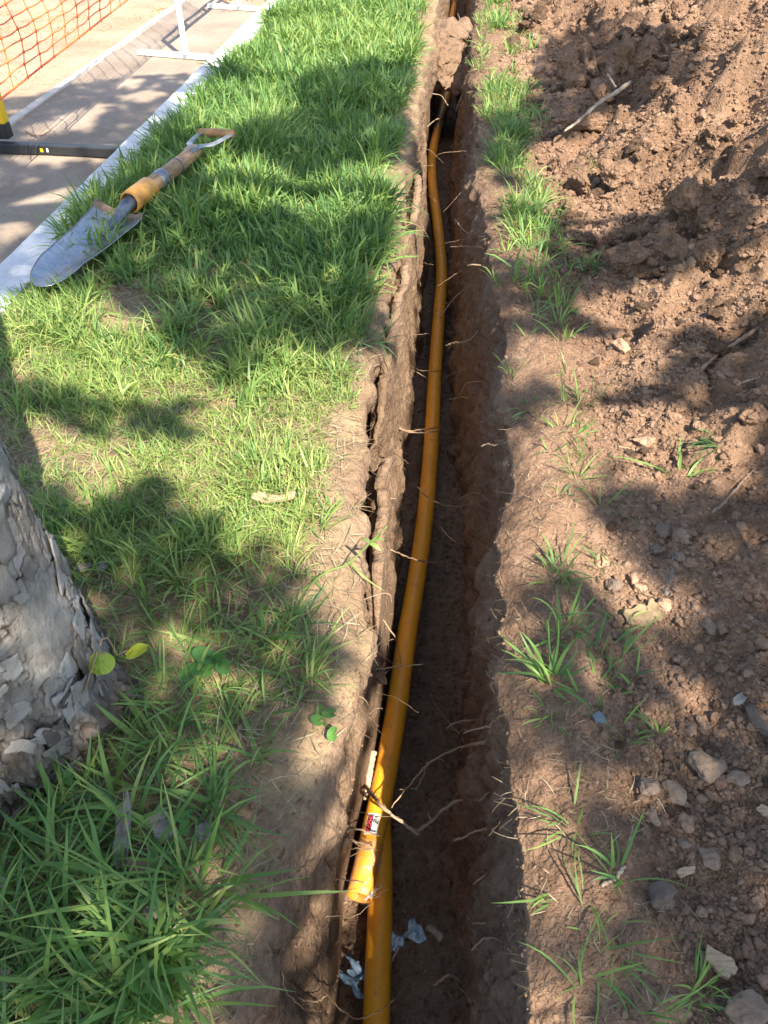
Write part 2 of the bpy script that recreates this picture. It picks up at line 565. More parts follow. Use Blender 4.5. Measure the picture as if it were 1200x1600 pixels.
def worn_paint(name, col, chip, chip_amt=0.62, rough=0.5):
    b = NT(name)
    f = b.noise(16, 6, 0.72)
    k = b.ramp(f, [(chip_amt, 0.0), (chip_amt + 0.05, 1.0)])
    g = b.noise(5, 4)
    c = b.mix(b.math('MULTIPLY', g, 0.35), col, tuple(x * 0.75 for x in col))
    c = b.mix(k, c, chip)
    return b.done(b.bsdf(c, rough, b.bump(k, 0.0006, 0.6), spec=0.35))
M['black_paint'] = worn_paint('black_paint', (0.022, 0.022, 0.022), (0.10, 0.095, 0.085), 0.64)
M['yellow_paint'] = worn_paint('yellow_paint', (0.68, 0.43, 0.01), (0.12, 0.10, 0.06), 0.68)
M['white_paint'] = worn_paint('white_paint', (0.72, 0.70, 0.67), (0.36, 0.33, 0.29), 0.62)
M['white_mark'] = plain('white_mark', (0.7, 0.7, 0.68), (0.8, 0.8, 0.78), 20)
M['sticker_white'] = plain('sticker_white', (0.82, 0.80, 0.78), (0.88, 0.87, 0.85), 20, 0.4)
M['sticker_dark'] = plain('sticker_dark', (0.045, 0.008, 0.02), (0.07, 0.012, 0.03), 20, 0.4)
M['sticker_red'] = plain('sticker_red', (0.62, 0.06, 0.07), (0.72, 0.10, 0.10), 60, 0.4)
M['sticker_black'] = plain('sticker_black', (0.02, 0.02, 0.03), (0.05, 0.05, 0.06), 20, 0.4)
M['scrap'] = plain('scrap_plastic', (0.30, 0.40, 0.46), (0.52, 0.64, 0.70), 50, 0.35, 0.002, 90, spec=0.5)
M['scrap_dark'] = plain('scrap_dark', (0.10, 0.17, 0.24), (0.25, 0.36, 0.45), 50, 0.35, 0.002, 90, spec=0.5)
M['scrap_red'] = plain('scrap_red', (0.45, 0.20, 0.22), (0.62, 0.56, 0.58), 50, 0.4)
M['pale_wood'] = plain('pale_wood', (0.26, 0.19, 0.12), (0.44, 0.35, 0.245), 18, 0.8, 0.003, 60, stretch=(3, 1, 1))
M['glass_bit'] = plain('glass_bit', (0.085, 0.105, 0.115), (0.14, 0.165, 0.18), 40, 0.15, spec=0.6)

def film_mat():
    b = NT('clear_film')
    g = b.n('ShaderNodeBsdfGlossy'); g.inputs['Roughness'].default_value = 0.16
    g.inputs['Color'].default_value = (0.95, 0.93, 0.9, 1)
    d = b.n('ShaderNodeBsdfDiffuse'); d.inputs[0].default_value = (0.75, 0.70, 0.62, 1)
    t = b.n('ShaderNodeBsdfTransparent')
    t.inputs[0].default_value = (0.97, 0.96, 0.94, 1)
    n = b.bump(b.noise(70, 4, 0.7), 0.006)
    b.l(n, g.inputs['Normal']); b.l(n, d.inputs['Normal'])
    m1 = b.n('ShaderNodeMixShader'); m1.inputs[0].default_value = 0.5
    b.l(d.outputs[0], m1.inputs[1]); b.l(g.outputs[0], m1.inputs[2])
    m2 = b.n('ShaderNodeMixShader')
    b.l(b.ramp(b.noise(45, 4, 0.7, stretch=(1, 1, 1)), [(0.45, 0.05), (0.66, 0.42)]), m2.inputs[0])
    b.l(t.outputs[0], m2.inputs[1]); b.l(m1.outputs[0], m2.inputs[2])
    return b.done(m2)
M['film'] = film_mat()

def bark_mat():
    b = NT('bark')
    v = b.coord()
    f = b.noise(11, 6, 0.65)
    a = b.attr('tone')
    k = b.math('ADD', b.math('MULTIPLY', f, 0.60), b.math('MULTIPLY', a, 0.42))
    c = b.ramp(k, [(0.26, (0.045, 0.036, 0.028)), (0.40, (0.125, 0.107, 0.09)), (0.55, (0.225, 0.204, 0.18)), (0.72, (0.315, 0.292, 0.265))])
    br = b.noise(6.5, 3, 0.6)
    low = b.n('ShaderNodeSeparateXYZ'); b.l(v, low.inputs[0])
    c = b.mix(b.math('MULTIPLY', b.ramp(br, [(0.56, 0.0), (0.68, 0.4)]), b.ramp(low.outputs[2], [(0.0, 1.0), (0.35, 0.25)])), c, (0.24, 0.165, 0.11))
    n = b.bump(b.noise(55, 6, 0.72, stretch=(1, 1, 0.5)), 0.006)
    n = b.bump(b.noise(240, 3, 0.6), 0.0012, 1.0, n)
    return b.done(b.bsdf(c, 0.93, n, spec=0.12))
M['bark'] = bark_mat()

# ------------------------------------------------------------------ the ground: lawn, trench, bank and spoil as one swept section
DEPTH = 0.68
def _smooth(Y, k, v):
    Y = np.asarray(Y, float)
    return sum(w * np.interp(Y + o, k, v) for o, w in ((-0.12, 0.25), (0, 0.5), (0.12, 0.25)))
def xl_line(Y): return _smooth(Y, [-1.0, 0.25, 0.40, 0.59, 0.75, 0.85, 1.16, 1.62, 2.0, 2.335, 3.57, 6.2, 12.0],
                               [-0.33, -0.21, -0.175, -0.105, -0.055, -0.030, -0.052, -0.046, -0.012, 0.022, 0.126, 0.357, 0.915])
def xr_line(Y): return _smooth(Y, [-1.0, 0.25, 0.40, 0.59, 0.83, 1.16, 1.62, 2.335, 3.57, 4.9, 6.2, 12.0],
                               [0.20, 0.192, 0.187, 0.194, 0.214, 0.270, 0.315, 0.340, 0.405, 0.50, 0.63, 1.17])
def kerb_l(Y): return -1.18 + 0.104 * (Y - 2.34)       # kerb edge towards the path
KERB_W = 0.15
def path_l(Y): return -1.667 + 0.112 * (Y - 3.7)       # outer edge of the path

rows = [-0.9]
while rows[-1] < 12.0:
    y = rows[-1]
    rows.append(y + max(0.0042, 0.0034 * (abs(y) + 0.95)) * (2.5 if y < -0.1 else 1))
YS = np.array(rows)
NR = len(YS)

lipL = xl_line(YS) + 0.012 * fbm(YS * 2.2, YS * 0 + 3.1, None, 3, 11) + 0.013 * fbm(YS * 14, YS * 0 + 1.1, None, 3, 12)
lipL += 0.012 * gauss(YS, 0.82, 0.07)
lipR = xr_line(YS) + 0.018 * fbm(YS * 2.0, YS * 0 + 8.1, None, 3, 21) + 0.015 * fbm(YS * 12, YS * 0 + 5.1, None, 3, 22)

def lawn_h(X, Y):
    return 0.012 * fbm(X * 2.6, Y * 2.6, None, 2, 31) + 0.007 * fbm(X * 12, Y * 12, None, 3, 32)

def heap_h(t, X, Y):
    """height of the dug-out soil right of the trench; t = distance from the trench edge"""
    start = 0.20 + 0.05 * fbm(Y * 1.5, Y * 0 + 2.2, None, 2, 41)
    m = sstep(start, start + 0.9, t)
    fadeR = 1 - sstep(1.95, 2.5, t + 0.88 * sstep(4.7, 5.7, Y) + 0.25 * fbm(Y * 0.9, X * 0.9, None, 2, 42))
    fadeN = 0.45 + 0.55 * sstep(0.6, 2.4, Y)
    fadeF = 1 - sstep(6.3, 7.6, Y)
    env = m * fadeR * fadeN * fadeF
    rough = sstep(start - 0.06, start + 0.35, t) * fadeR * fadeF
    far = 0.25 + 0.75 * sstep(0.9, 2.2, Y)
    lump = np.abs(fbm(X * 2.1 + 4, Y * 2.1, None, 3, 43))
    f1, f2, cid = worley(X * 4.2 + 0.25 * fbm(X * 6, Y * 6, None, 2, 47), Y * 4.2 + 0.25 * fbm(X * 6 + 9, Y * 6, None, 2, 48), 44)
    blocks = (cid - 0.45) * sstep(0.02, 0.22, f2 - f1)
    g1, g2, gid = worley(X * 13 + 0.3 * fbm(X * 17, Y * 17, None, 2, 49), Y * 13, 45)
    small = (gid - 0.3) * sstep(0.03, 0.3, g2 - g1)
    h = env * (0.23 + 0.14 * lump) + rough * far * (0.125 * blocks + 0.034 * small + 0.045 * fbm(X * 9, Y * 9, None, 3, 46))
    h += rough * (0.010 * fbm(X * 24, Y * 24, None, 3, 50) + 0.008 * small)
    # hollow with dark clods in it, left part of the heap
    h += -0.13 * np.exp(-(((X - 1.20) / 0.26) ** 2 + ((Y - 4.15) / 0.34) ** 2))
    return h

def bank_h(t, X, Y):
    b = 0.012 * fbm(X * 5, Y * 5, None, 3, 35) + 0.02 * gauss(t, 0.10, 0.07)
    b += 0.006 * fbm(X * 30, Y * 30, None, 3, 36)
    return b + heap_h(t, X, Y)

def left_in(q, Y):
    """how far the left wall stands into the trench at depth fraction q"""
    U = sstep(-0.25, 0.35, fbm(Y * 1.6, Y * 0 + 6.3, None, 2, 51) + 0.45 * gauss(Y, 1.15, 0.5) - 0.5 * gauss(Y, 0.45, 0.25))
    nearf = np.exp(-((Y - 0.1) / 0.65) ** 2)
    w = 0.035 * q ** 1.3 + 0.045 * sstep(0.02, 0.9, q) * nearf
    U = np.clip(U + 0.5, 0, 1) * sstep(0.55, 0.80, Y) * (1 - 0.8 * sstep(1.65, 2.0, Y))
    w = w - 0.078 * U * gauss(q, 0.25, 0.22)
    w = w + 0.0 * U * sstep(0.40, 0.52, q + 0.05 * fbm(Y * 6, Y * 0 + 3, None, 2, 57))
    led = sstep(0.30, 0.42, q + 0.07 * fbm(Y * 5, Y * 0 + 1, None, 2, 52)) * (0.5 + 0.8 * fbm(Y * 2.3, Y * 0 + 4, None, 2, 53))
    w = w + 0.014 * np.clip(led, -0.4, 1.2) * (1 - 0.8 * nearf)
    led2 = sstep(0.58, 0.66, q + 0.10 * fbm(Y * 4, Y * 0 + 2, None, 2, 58)) * np.clip(fbm(Y * 3.1, Y * 0 + 7, None, 2, 59), 0, 1)
    w = w + 0.016 * led2 * (1 - 0.9 * nearf)
    # upright spade cuts
    c1, c2, ci = worley(Y * 5.5 + 0.6 * np.floor(q * 2.3), np.floor(q * 2.3) * 3.3 + 0.2 * q, 54)
    w = w + 0.016 * (ci - 0.5) * sstep(0.0, 0.12, q) + 0.012 * sstep(0.0, 0.12, c2 - c1) * sstep(0.02, 0.15, q) - 0.006
    return w

def right_in(q, Y):
    w = (0.018 + 0.045 * sstep(0.9, 2.2, Y)) * q ** 1.1 + 0.02 * sstep(0.02, 0.8, q) * np.exp(-((Y - 0.1) / 0.4) ** 2)
    w = w - 0.018 * gauss(q, 0.12, 0.1) * (0.5 + fbm(Y * 2, Y * 0 + 9, None, 2, 61))
    c1, c2, ci = worley(Y * 6.5 + 0.5 * np.floor(q * 2.1), np.floor(q * 2.1) * 2.7 + 0.2 * q, 62)
    w = w + 0.018 * (ci - 0.5) * sstep(0.0, 0.12, q) + 0.010 * sstep(0.0, 0.12, c2 - c1) * sstep(0.02, 0.15, q) - 0.005
    return w

NL, NW, NF, NB, NH = 150, 100, 34, 80, 240
sections = {}
Yc = YS[:, None]
# lawn: from under the kerb to the left lip, denser towards the trench
sL = 1 - (1 - np.linspace(0, 1, NL)) ** 1.7
x0 = kerb_l(YS) + KERB_W - 0.02
XA = x0[:, None] + (lipL - x0)[:, None] * sL[None, :]
YA = np.broadcast_to(Yc, XA.shape)
tL = np.maximum(lipL[:, None] - XA, 0)
near = np.exp(-((YA - 0.15) / 0.7) ** 2)
ZA = lawn_h(XA, YA) - (0.030 + 0.03 * near) * np.exp(-(tL / (0.035 + 0.05 * near)) ** 1.5)
ZA += 0.004 * fbm(XA * 40, YA * 40, None, 3, 33) * np.exp(-(tL / 0.2))
ZA = ZA - sstep(0.10, 0.0, XA - x0[:, None]) * 0.010
# left wall
qw = np.linspace(0, 1, NW)[None, :]
topL = ZA[:, -1:]
zfl = -DEPTH + 0.018 * fbm(YS * 2.5, YS * 0 + 4.4, None, 3, 71)[:, None]
ZB = topL + (zfl - topL) * qw
YB = np.broadcast_to(Yc, ZB.shape)
XB = lipL[:, None] + left_in(qw + 0 * YB, YB)
rnd = 0.010 * np.sqrt(np.clip(1 - (1 - np.clip(qw / 0.05, 0, 1)) ** 2, 0, 1))
XB = XB + rnd - left_in(0 * YB, YB)
XB = XB + sstep(0, 0.05, qw) * (0.013 * fbm(YB * 7, ZB * 5, None, 4, 72) + 0.007 * np.abs(fbm(YB * 19, ZB * 13, None, 4, 75)) + 0.005 * fbm(YB * 46, ZB * 46, None, 3, 73))
# the wall never closes over the pipe lying at its foot
_py = np.array([0.0, 0.42, 0.62, 0.76, 1.0, 1.3, 1.7, 2.4, 3.0, 3.6, 4.0, 4.5, 5.0, 5.7, 6.2, 12.0])
_px = np.array([-0.10, -0.085, -0.085, -0.062, -0.012, 0.026, 0.075, 0.150, 0.195, 0.235, 0.235, 0.235, 0.26, 0.33, 0.42, 0.9])
_cap = np.interp(YS, _py, _px)[:, None] - 0.004
_over = XB - _cap
XB = np.where(_over > -0.03, _cap - 0.03 + 0.03 * np.tanh((_over + 0.03) / 0.03), XB) * sstep(0.25, 0.5, qw) + XB * (1 - sstep(0.25, 0.5, qw))
# right wall (from the lip down)
tR0 = np.zeros_like(YS)[:, None]
topR = bank_h(tR0, lipR[:, None], Yc) - 0.018
ZD = topR + (zfl - topR) * qw
XD = lipR[:, None] - (right_in(qw + 0 * YB, YB) - right_in(0 * YB, YB)) - rnd
XD = XD + sstep(0, 0.05, qw) * (0.020 * fbm(YB * 6, ZB * 4.5, None, 4, 82) + 0.016 * np.abs(fbm(YB * 17, ZB * 9, None, 4, 84)) + 0.009 * fbm(YB * 40, ZB * 40, None, 3, 83))
# floor
sF = np.linspace(0, 1, NF)[None, :]
XC = XB[:, -1:] + (XD[:, -1:] - XB[:, -1:]) * sF
YC = np.broadcast_to(Yc, XC.shape)
ZC = zfl + 0.012 * fbm(XC * 14, YC * 14, None, 4, 74) * np.sin(np.pi * sF) - 0.012 * np.sin(np.pi * sF)
# bank and heap
tB = np.linspace(0, 0.30, NB)
tH = 0.30 + 3.1 * np.linspace(0, 1, NH + 1)[1:] ** 1.35
tE = np.concatenate([tB, tH])[None, :]
XE = lipR[:, None] + tE
YE = np.broadcast_to(Yc, XE.shape)
ZE = bank_h(tE + 0 * YE, XE, YE) - 0.018 * np.exp(-(tE / 0.018) ** 1.4)

def grid_faces(r, c, off=0, flip=False):
    i = np.arange(r - 1)[:, None] * c
    j = np.arange(c - 1)[None, :]
    a = i + j + off
    f = np.stack([a, a + 1, a + c + 1, a + c], -1).reshape(-1, 4)
    return f

lawnP = np.stack([XA, YA, ZA], -1)
leftP = np.stack([XB, YB, ZB], -1)
floorP = np.stack([XC, YC, ZC], -1)
rightP = np.stack([XD, YB, ZD], -1)
bankP = np.stack([XE, YE, ZE], -1)
trenchP = np.concatenate([leftP, floorP[:, 1:-1], rightP[:, ::-1]], 1)
trenchP[:, 0] = lawnP[:, -1]
trenchP[:, -1] = bankP[:, 0]

def sheet(name, P, mat):
    r, c, _ = P.shape
    me = make_mesh(name, P.reshape(-1, 3), grid_faces(r, c), True)
    return tag(link(name, me, mat), kind='structure')
sheet('lawn_ground', lawnP, M['lawn_soil'])
sheet('trench', trenchP, M['wall_soil'])
sheet('soil_heap', bankP, M['heap_soil'])

# every surface point, for putting things where the photograph shows them
ALLP = np.concatenate([lawnP.reshape(-1, 3), trenchP.reshape(-1, 3), bankP.reshape(-1, 3)])
_pu, _pv, _pd = project(ALLP)
_ok = _pd > 0.05
_pu = np.where(_ok, _pu, -9999)
def pick(px, py, rad=5):
    """nearest surface point seen at a point of the photograph"""
    d2 = (_pu - px) ** 2 + (_pv - py) ** 2
    for r in (rad, rad * 2, rad * 4, rad * 10):
        c = np.nonzero(d2 < r * r)[0]
        if len(c):
            dmin = _pd[c].min()
            c = c[_pd[c] < dmin * 1.05 + 0.02]
            return ALLP[c[np.argmin(d2[c])]].copy()
    return G(px, py)

def surf_z(X, Y, which='any'):
    """height of lawn or bank under given points"""
    X = np.atleast_1d(np.asarray(X, float)); Y = np.atleast_1d(np.asarray(Y, float))
    i = np.clip(np.searchsorted(YS, Y), 1, NR - 1)
    out = np.zeros_like(X)
    for k in range(len(X)):
        r = i[k]
        if X[k] < lipL[r]:
            out[k] = np.interp(X[k], XA[r], ZA[r])
        elif X[k] > lipR[r]:
            out[k] = np.interp(X[k], XE[r], ZE[r])
        else:
            out[k] = np.interp(X[k], XC[r], ZC[r])
    return out

# plug of soil left standing across the trench, the pipe goes under it
def soil_bridge():
    V, F = icosphere(6)
    s = np.sign(V) * np.abs(V) ** 0.65
    s = s / np.abs(s).max(0)
    Y0, Y1 = 5.22, 5.95
    Yb = (Y0 + Y1) / 2 + s[:, 1] * (Y1 - Y0) / 2
    xm = (np.interp(Yb, YS, lipL) + np.interp(Yb, YS, lipR)) / 2
    hw = (np.interp(Yb, YS, lipR) - np.interp(Yb, YS, lipL)) / 2 + 0.10
    top, bot = -0.035, -0.36
    Z = np.where(s[:, 2] > 0, top * s[:, 2] + (-0.2) * (1 - s[:, 2]), bot * -s[:, 2] + (-0.2) * (1 + s[:, 2]))
    X = xm + s[:, 0] * hw
    Yb = Yb + 0.28 * np.clip(-s[:, 1], 0, 1) * np.clip((Z + 0.36) / 0.3, 0, 1) ** 1.0 * 0.6
    Yb = Yb + 0.06 * fbm(X * 6, Z * 6, Yb * 6, 4, 91) + 0.02 * np.abs(fbm(X * 16, Z * 16, Yb * 16, 3, 94))
    Z = Z + 0.05 * fbm(X * 5, Yb * 5, Z * 5, 4, 92) + 0.012 * fbm(X * 30, Yb * 30, Z * 30, 3, 93)
    Z = Z - 0.05 * sstep(0.3, 0.9, s[:, 0]) * (s[:, 2] > 0)
    me = make_mesh('soil_bridge', np.stack([X, Yb, Z], -1), F, True)
    tag(link('soil_bridge', me, M['wall_soil']), kind='structure')
soil_bridge()

# slabs of earth half split off the left wall, a dark crevice behind each
def soil_slab(Y0, Y1, inner, outer, ztop, seed):
    ny, nz = int((Y1 - Y0) / 0.006), 90
    Y = np.linspace(Y0, Y1, ny)
    e = np.clip(np.minimum(Y - Y0, Y1 - Y) / (0.18 * (Y1 - Y0)), 0, 1)
    e = e * e * (3 - 2 * e)
    top = ztop - 0.17 * (1 - e) + 0.035 * fbm(Y * 5, Y * 0 + seed, None, 4, 700 + seed) + 0.012 * fbm(Y * 30, Y * 0 + seed, None, 3, 705 + seed)
    base = xl_line(Y)
    cap = np.interp(Y, _py, _px) - 0.006
    q = np.linspace(0, 1, nz)[None, :]
    Z = top[:, None] + (-DEPTH - 0.02 - top[:, None]) * q
    YY = np.broadcast_to(Y[:, None], Z.shape)
    off = inner + (outer - inner) * (0.25 + 0.75 * e)
    XO = base[:, None] + off[:, None] + 0.018 * q + 0.014 * fbm(YY * 6, Z * 4, None, 4, 710 + seed) + 0.006 * np.abs(fbm(YY * 22, Z * 15, None, 4, 715 + seed)) + 0.004 * fbm(YY * 50, Z * 50, None, 3, 718 + seed)
    c1, c2, ci = worley(YY * 6, Z * 2.5, 720 + seed)
    XO = XO + 0.012 * (ci - 0.5) * sstep(0, 0.1, c2 - c1)
    XO = np.minimum(XO, cap[:, None] - 0.0 + 0 * q)
    th = (0.016 + 0.04 * e)[:, None] * np.clip(q * 9, 0.45, 1)
    XI = np.minimum(XO - 0.006, base[:, None] + inner + 0.01 * fbm(YY * 9, Z * 6, None, 3, 725 + seed))
    XI = np.maximum(XI, XO - th)
    P = np.concatenate([np.stack([XI, YY, Z], -1)[:, ::-1], np.stack([XO, YY, Z], -1)], 1)
    P[:, nz - 1, 2] -= 0.004
    r, c, _ = P.shape
    me = make_mesh('soil_slab', P.reshape(-1, 3), grid_faces(r, c), True)
    tag(link('soil_slab', me, M['wall_soil']), kind='structure')
soil_slab(1.04, 1.60, 0.014, 0.058, -0.13, 1)
soil_slab(1.60, 2.62, -0.006, 0.050, -0.07, 2)
soil_slab(2.52, 3.60, -0.008, 0.050, -0.09, 3)

# path, kerb, path edge, dry ground beyond the path, far ground
PATH_Z = -0.035
def strip(name, xa, xb, z, mat, ya=-12.0, yb=40.0, n=700, thick=0.0, top_noise=0.0):
    Y = np.concatenate([np.linspace(ya, -1, 12)[:-1], np.linspace(-1, 13, n), np.linspace(13, yb, 14)[1:]])
    a, b = xa(Y), xb(Y)
    if thick:
        wob = 0.0015 * fbm(Y * 9, Y * 0, None, 3, 101)
        prof = [(0, -thick), (0, -0.012), (0.012, 0)] + [(f, 0) for f in (0.3, 0.6)] + [(1, 0), (1, -thick)]
        P = []
        for k, (f, dz) in enumerate(prof):
            x = a + (b - a) * f if f in (0, 0.3, 0.6, 1) else a + f
            if k in (0, 1): x = a + 0
            P.append(np.stack([x + (wob if k < 3 else 0), Y, np.full_like(Y, z + dz) + (0.002 * fbm(Y * 6, x * 6, None, 3, 102) if dz == 0 else 0)], -1))
        P = np.stack(P, 1)
    else:
        c = 40
        s = np.linspace(0, 1, c)[None, :]
        X = a[:, None] + (b - a)[:, None] * s
        YY = np.broadcast_to(Y[:, None], X.shape)
        P = np.stack([X, YY, z + top_noise * fbm(X * 3, YY * 3, None, 4, 103)], -1)
    r, c, _ = P.shape
    me = make_mesh(name, P.reshape(-1, 3), grid_faces(r, c), not thick)
    return tag(link(name, me, mat), kind='structure')
strip('path', lambda Y: path_l(Y) - 0.01, lambda Y: kerb_l(Y) + 0.02, PATH_Z, M['path'], top_noise=0.004)
strip('kerb', kerb_l, lambda Y: kerb_l(Y) + KERB_W, 0.014, M['kerb'], thick=0.2)
strip('path_edge', lambda Y: path_l(Y) - 0.055, lambda Y: path_l(Y), PATH_Z + 0.010, M['edge'], thick=0.2)
strip('dry_ground', lambda Y: path_l(Y) - 30.0 + 0 * Y, lambda Y: path_l(Y) - 0.05, PATH_Z - 0.004, M['dry_ground'], top_noise=0.008)

def far_ground():
    mb = MB()
    def patch(xa, xb, ya, yb, z0, n=60):
        xs = np.linspace(xa, xb, n); ys = np.linspace(ya, yb, n)
        X, Y = np.meshgrid(xs, ys)
        Z = z0 + 0.01 * fbm(X * 0.8, Y * 0.8, None, 3, 111)
        mb.add(np.stack([X, Y, Z], -1).reshape(-1, 3), grid_faces(n, n))
    patch(2.2, 60.0, -40.0, 90.0, -0.035, 90)
    patch(-1.2, 2.2, 11.7, 90.0, -0.03)
    patch(-1.7, 2.2, -40.0, -0.86, -0.03)
    patch(-60.0, -1.0, 39.0, 90.0, -0.05)
    o = mb.build('ground', M['ground'])
    tag(o, kind='structure')
far_ground()

# ------------------------------------------------------------------ grass
def blades(base, az, lean, L, W, curl, tone, seg=4, zmin=None, twist=None):
    """arched tapering blades, all in one go"""
    n = len(base)
    t = np.linspace(0, 1, seg + 1)
    th = lean[:, None] + curl[:, None] * t[None, :] ** 1.2
    th = np.clip(th, -0.2, 2.3)
    ds = (L / seg)[:, None]
    dx = np.sin(th) * ds; dz = np.cos(th) * ds
    h = np.concatenate([np.zeros((n, 1)), np.cumsum(0.5 * (dx[:, :-1] + dx[:, 1:]), 1)], 1)
    z = np.concatenate([np.zeros((n, 1)), np.cumsum(0.5 * (dz[:, :-1] + dz[:, 1:]), 1)], 1)
    sw = (RNG.uniform(-0.5, 0.5, n))[:, None] * t[None, :] ** 2 * 0.5
    ca, sa = np.cos(az)[:, None], np.sin(az)[:, None]
    X = base[:, 0:1] + h * ca - sw * h * sa
    Y = base[:, 1:2] + h * sa + sw * h * ca
    Z = base[:, 2:3] + z
    if zmin is not None:
        Z = np.maximum(Z, zmin[:, None] + 0.002 + 0.004 * t[None, :])
    w = W[:, None] * (0.55 + 0.9 * t - 1.45 * t ** 2.2)[None, :] * 0.5
    w = np.maximum(w, 0.0002)
    tw = (RNG.uniform(-0.7, 0.7, n) if twist is None else twist)[:, None] * (0.4 + t[None, :])
    # width runs across the blade, tilted by the twist
    nx, nz = np.cos(th), -np.sin(th)
    sx = -sa * np.cos(tw) + ca * nx * np.sin(tw)
    sy = ca * np.cos(tw) + sa * nx * np.sin(tw)
    sz = nz * np.sin(tw)
    A = np.stack([X - sx * w, Y - sy * w, Z - sz * w], -1)
    B = np.stack([X + sx * w, Y + sy * w, Z + sz * w], -1)
    V = np.stack([A, B], 2).reshape(n, (seg + 1) * 2, 3)
    k = np.arange(seg) * 2
    f = np.stack([k, k + 1, k + 3, k + 2], -1)
    F = (np.arange(n)[:, None, None] * (seg + 1) * 2 + f[None]).reshape(-1, 4)
    tt = np.repeat(tone, (seg + 1) * 2)
    al = np.tile(np.repeat(t, 2), n)
    return V.reshape(-1, 3), F, tt, al

class Blades:
    def __init__(self): self.v, self.f, self.t, self.a, self.n = [], [], [], [], 0
    def add(self, *a, **k):
        V, F, T, A = blades(*a, **k)
        self.v.append(V); self.f.append(F + self.n); self.t.append(T); self.a.append(A); self.n += len(V)
    def build(self, name, mat, parent=None, off=None):
        v = np.concatenate(self.v)
        if off is not None: v = v - np.array(off)
        me = make_mesh(name, v, np.concatenate(self.f), True, {'tone': np.concatenate(self.t), 'along': np.concatenate(self.a)})
        return link(name, me, mat, parent)

def lip_at(Y): return np.interp(Y, YS, lipL)
def lipR_at(Y): return np.interp(Y, YS, lipR)
# bare soil between grass and the left lip, from the photograph (distance in metres)
_EY = np.array([-1, 0.25, 0.40, 0.55, 0.75, 0.95, 1.15, 1.6, 2.3, 3.5, 6, 12])
_EW = np.array([0.06, 0.05, 0.04, 0.07, 0.085, 0.075, 0.07, 0.045, 0.045, 0.04, 0.07, 0.05])
def grass_edge(Y): return lip_at(Y) - np.interp(Y, _EY, _EW)

def inside_trunk(X, Y): return (X + 0.645) ** 2 + (Y - 0.69) ** 2 < 0.19 ** 2

def sample_lawn(n, y0, y1, power=1.0):
    Y = y0 + (y1 - y0) * RNG.random(n) ** power
    lo = kerb_l(Y) + KERB_W - 0.01
    hi = lip_at(Y) + 0.01
    X = lo + (hi - lo) * RNG.random(n)
    return X, Y

def lawn_density(X, Y):
    """0..1.3: how thick the grass stands"""
    e = grass_edge(Y) + 0.035 * fbm(X * 9, Y * 9, None, 3, 201)
    d = sstep(-0.012, 0.05, e - X)
    p = 0.90 + 1.15 * fbm(X * 3.1, Y * 3.1, None, 3, 202)
    thin = gauss(Y, 1.55, 0.50) * sstep(-0.95, -0.55, X) * 0.15 + gauss(Y, 0.85, 0.25) * 0.1 + gauss(Y, 0.2, 0.4) * 0.30
    lush = 0.7 * sstep(2.1, 2.8, Y) * (1 - 0.75 * sstep(0.40, 0.05, e - X))
    return d * np.clip(p - thin + lush + 0.35 * gauss(Y, 0.62, 0.3), 0.08, 1.7)

def lawn_len(X, Y):
    L = 0.058 + 0.075 * gauss(Y, 0.25, 0.40) + 0.035 * sstep(1.9, 2.6, Y) + 0.02 * fbm(X * 4, Y * 4, None, 2, 203)
    L = L + 0.045 * np.exp(-(((X + 0.12) / 0.22) ** 2 + ((Y - 2.1) / 0.35) ** 2))
    L = L - 0.012 * gauss(Y, 1.5, 0.38)
    L = L - 0.02 * sstep(0.07, 0.0, X - kerb_l(Y) - KERB_W)
    L = L + (0.015 + 0.035 * sstep(0.8, 1.6, Y)) * np.clip(fbm(X * 6, Y * 6, None, 2, 205), 0, 1)
    return np.clip(L, 0.03, 0.2)

lawn = Blades()
def lawn_tufts(n, y0, y1, per, wide):
    X, Y = sample_lawn(n, y0, y1)
    keep = (RNG.random(n) * 1.25 < lawn_density(X, Y)) & ~inside_trunk(X, Y)
    X, Y = X[keep], Y[keep]
    if not len(X): return
    Z = surf_z(X, Y)
    k = np.maximum(2, RNG.poisson(per, len(X)))
    idx = np.repeat(np.arange(len(X)), k)
    m = len(idx)
    L0 = lawn_len(X, Y)[idx]
    r = 0.012 * np.sqrt(RNG.random(m))
    a = RNG.random(m) * 2 * np.pi
    tuft_az = (RNG.random(len(X)) * 2 * np.pi)[idx]
    az = np.where(RNG.random(m) < 0.55, a, tuft_az + RNG.normal(0, 0.6, m))
    base = np.stack([X[idx] + r * np.cos(a), Y[idx] + r * np.sin(a), Z[idx] - 0.004], -1)
    L = L0 * RNG.uniform(0.45, 1.35, m)
    W = wide * np.clip(RNG.lognormal(-0.28, 0.38, m), 0.3, 1.5) * np.clip(L / 0.09, 0.6, 1.3)
    lean = np.abs(RNG.normal(0.50, 0.42, m)) + 0.22 * (Y < 0.9)[idx]
    curl = np.abs(RNG.normal(0.95, 0.6, m))
    tn = np.clip(0.56 + 0.18 * gauss(Y, 1.5, 0.5)[idx] + 0.2 * RNG.normal(size=m) + (0.15 * RNG.normal(size=len(X)))[idx] + 0.18 * fbm(X, Y, None, 2, 204)[idx], 0, 1)  # lighter blades across the sunlit band: brightness put into their colour
    lawn.add(base, az, lean, L, W, curl, tn, seg=4 if y0 < 2 else 3, zmin=Z[idx])
lawn_tufts(480, -0.5, 0.30, 5, 0.0074)
lawn_tufts(1600, 0.20, 1.00, 6, 0.0064)
lawn_tufts(5000, 1.00, 2.00, 7, 0.0062)
lawn_tufts(5200, 2.00, 3.6, 8, 0.0088)
lawn_tufts(5400, 3.6, 6.5, 7, 0.0105)
lawn_tufts(3500, 6.5, 11.5, 7, 0.0095)
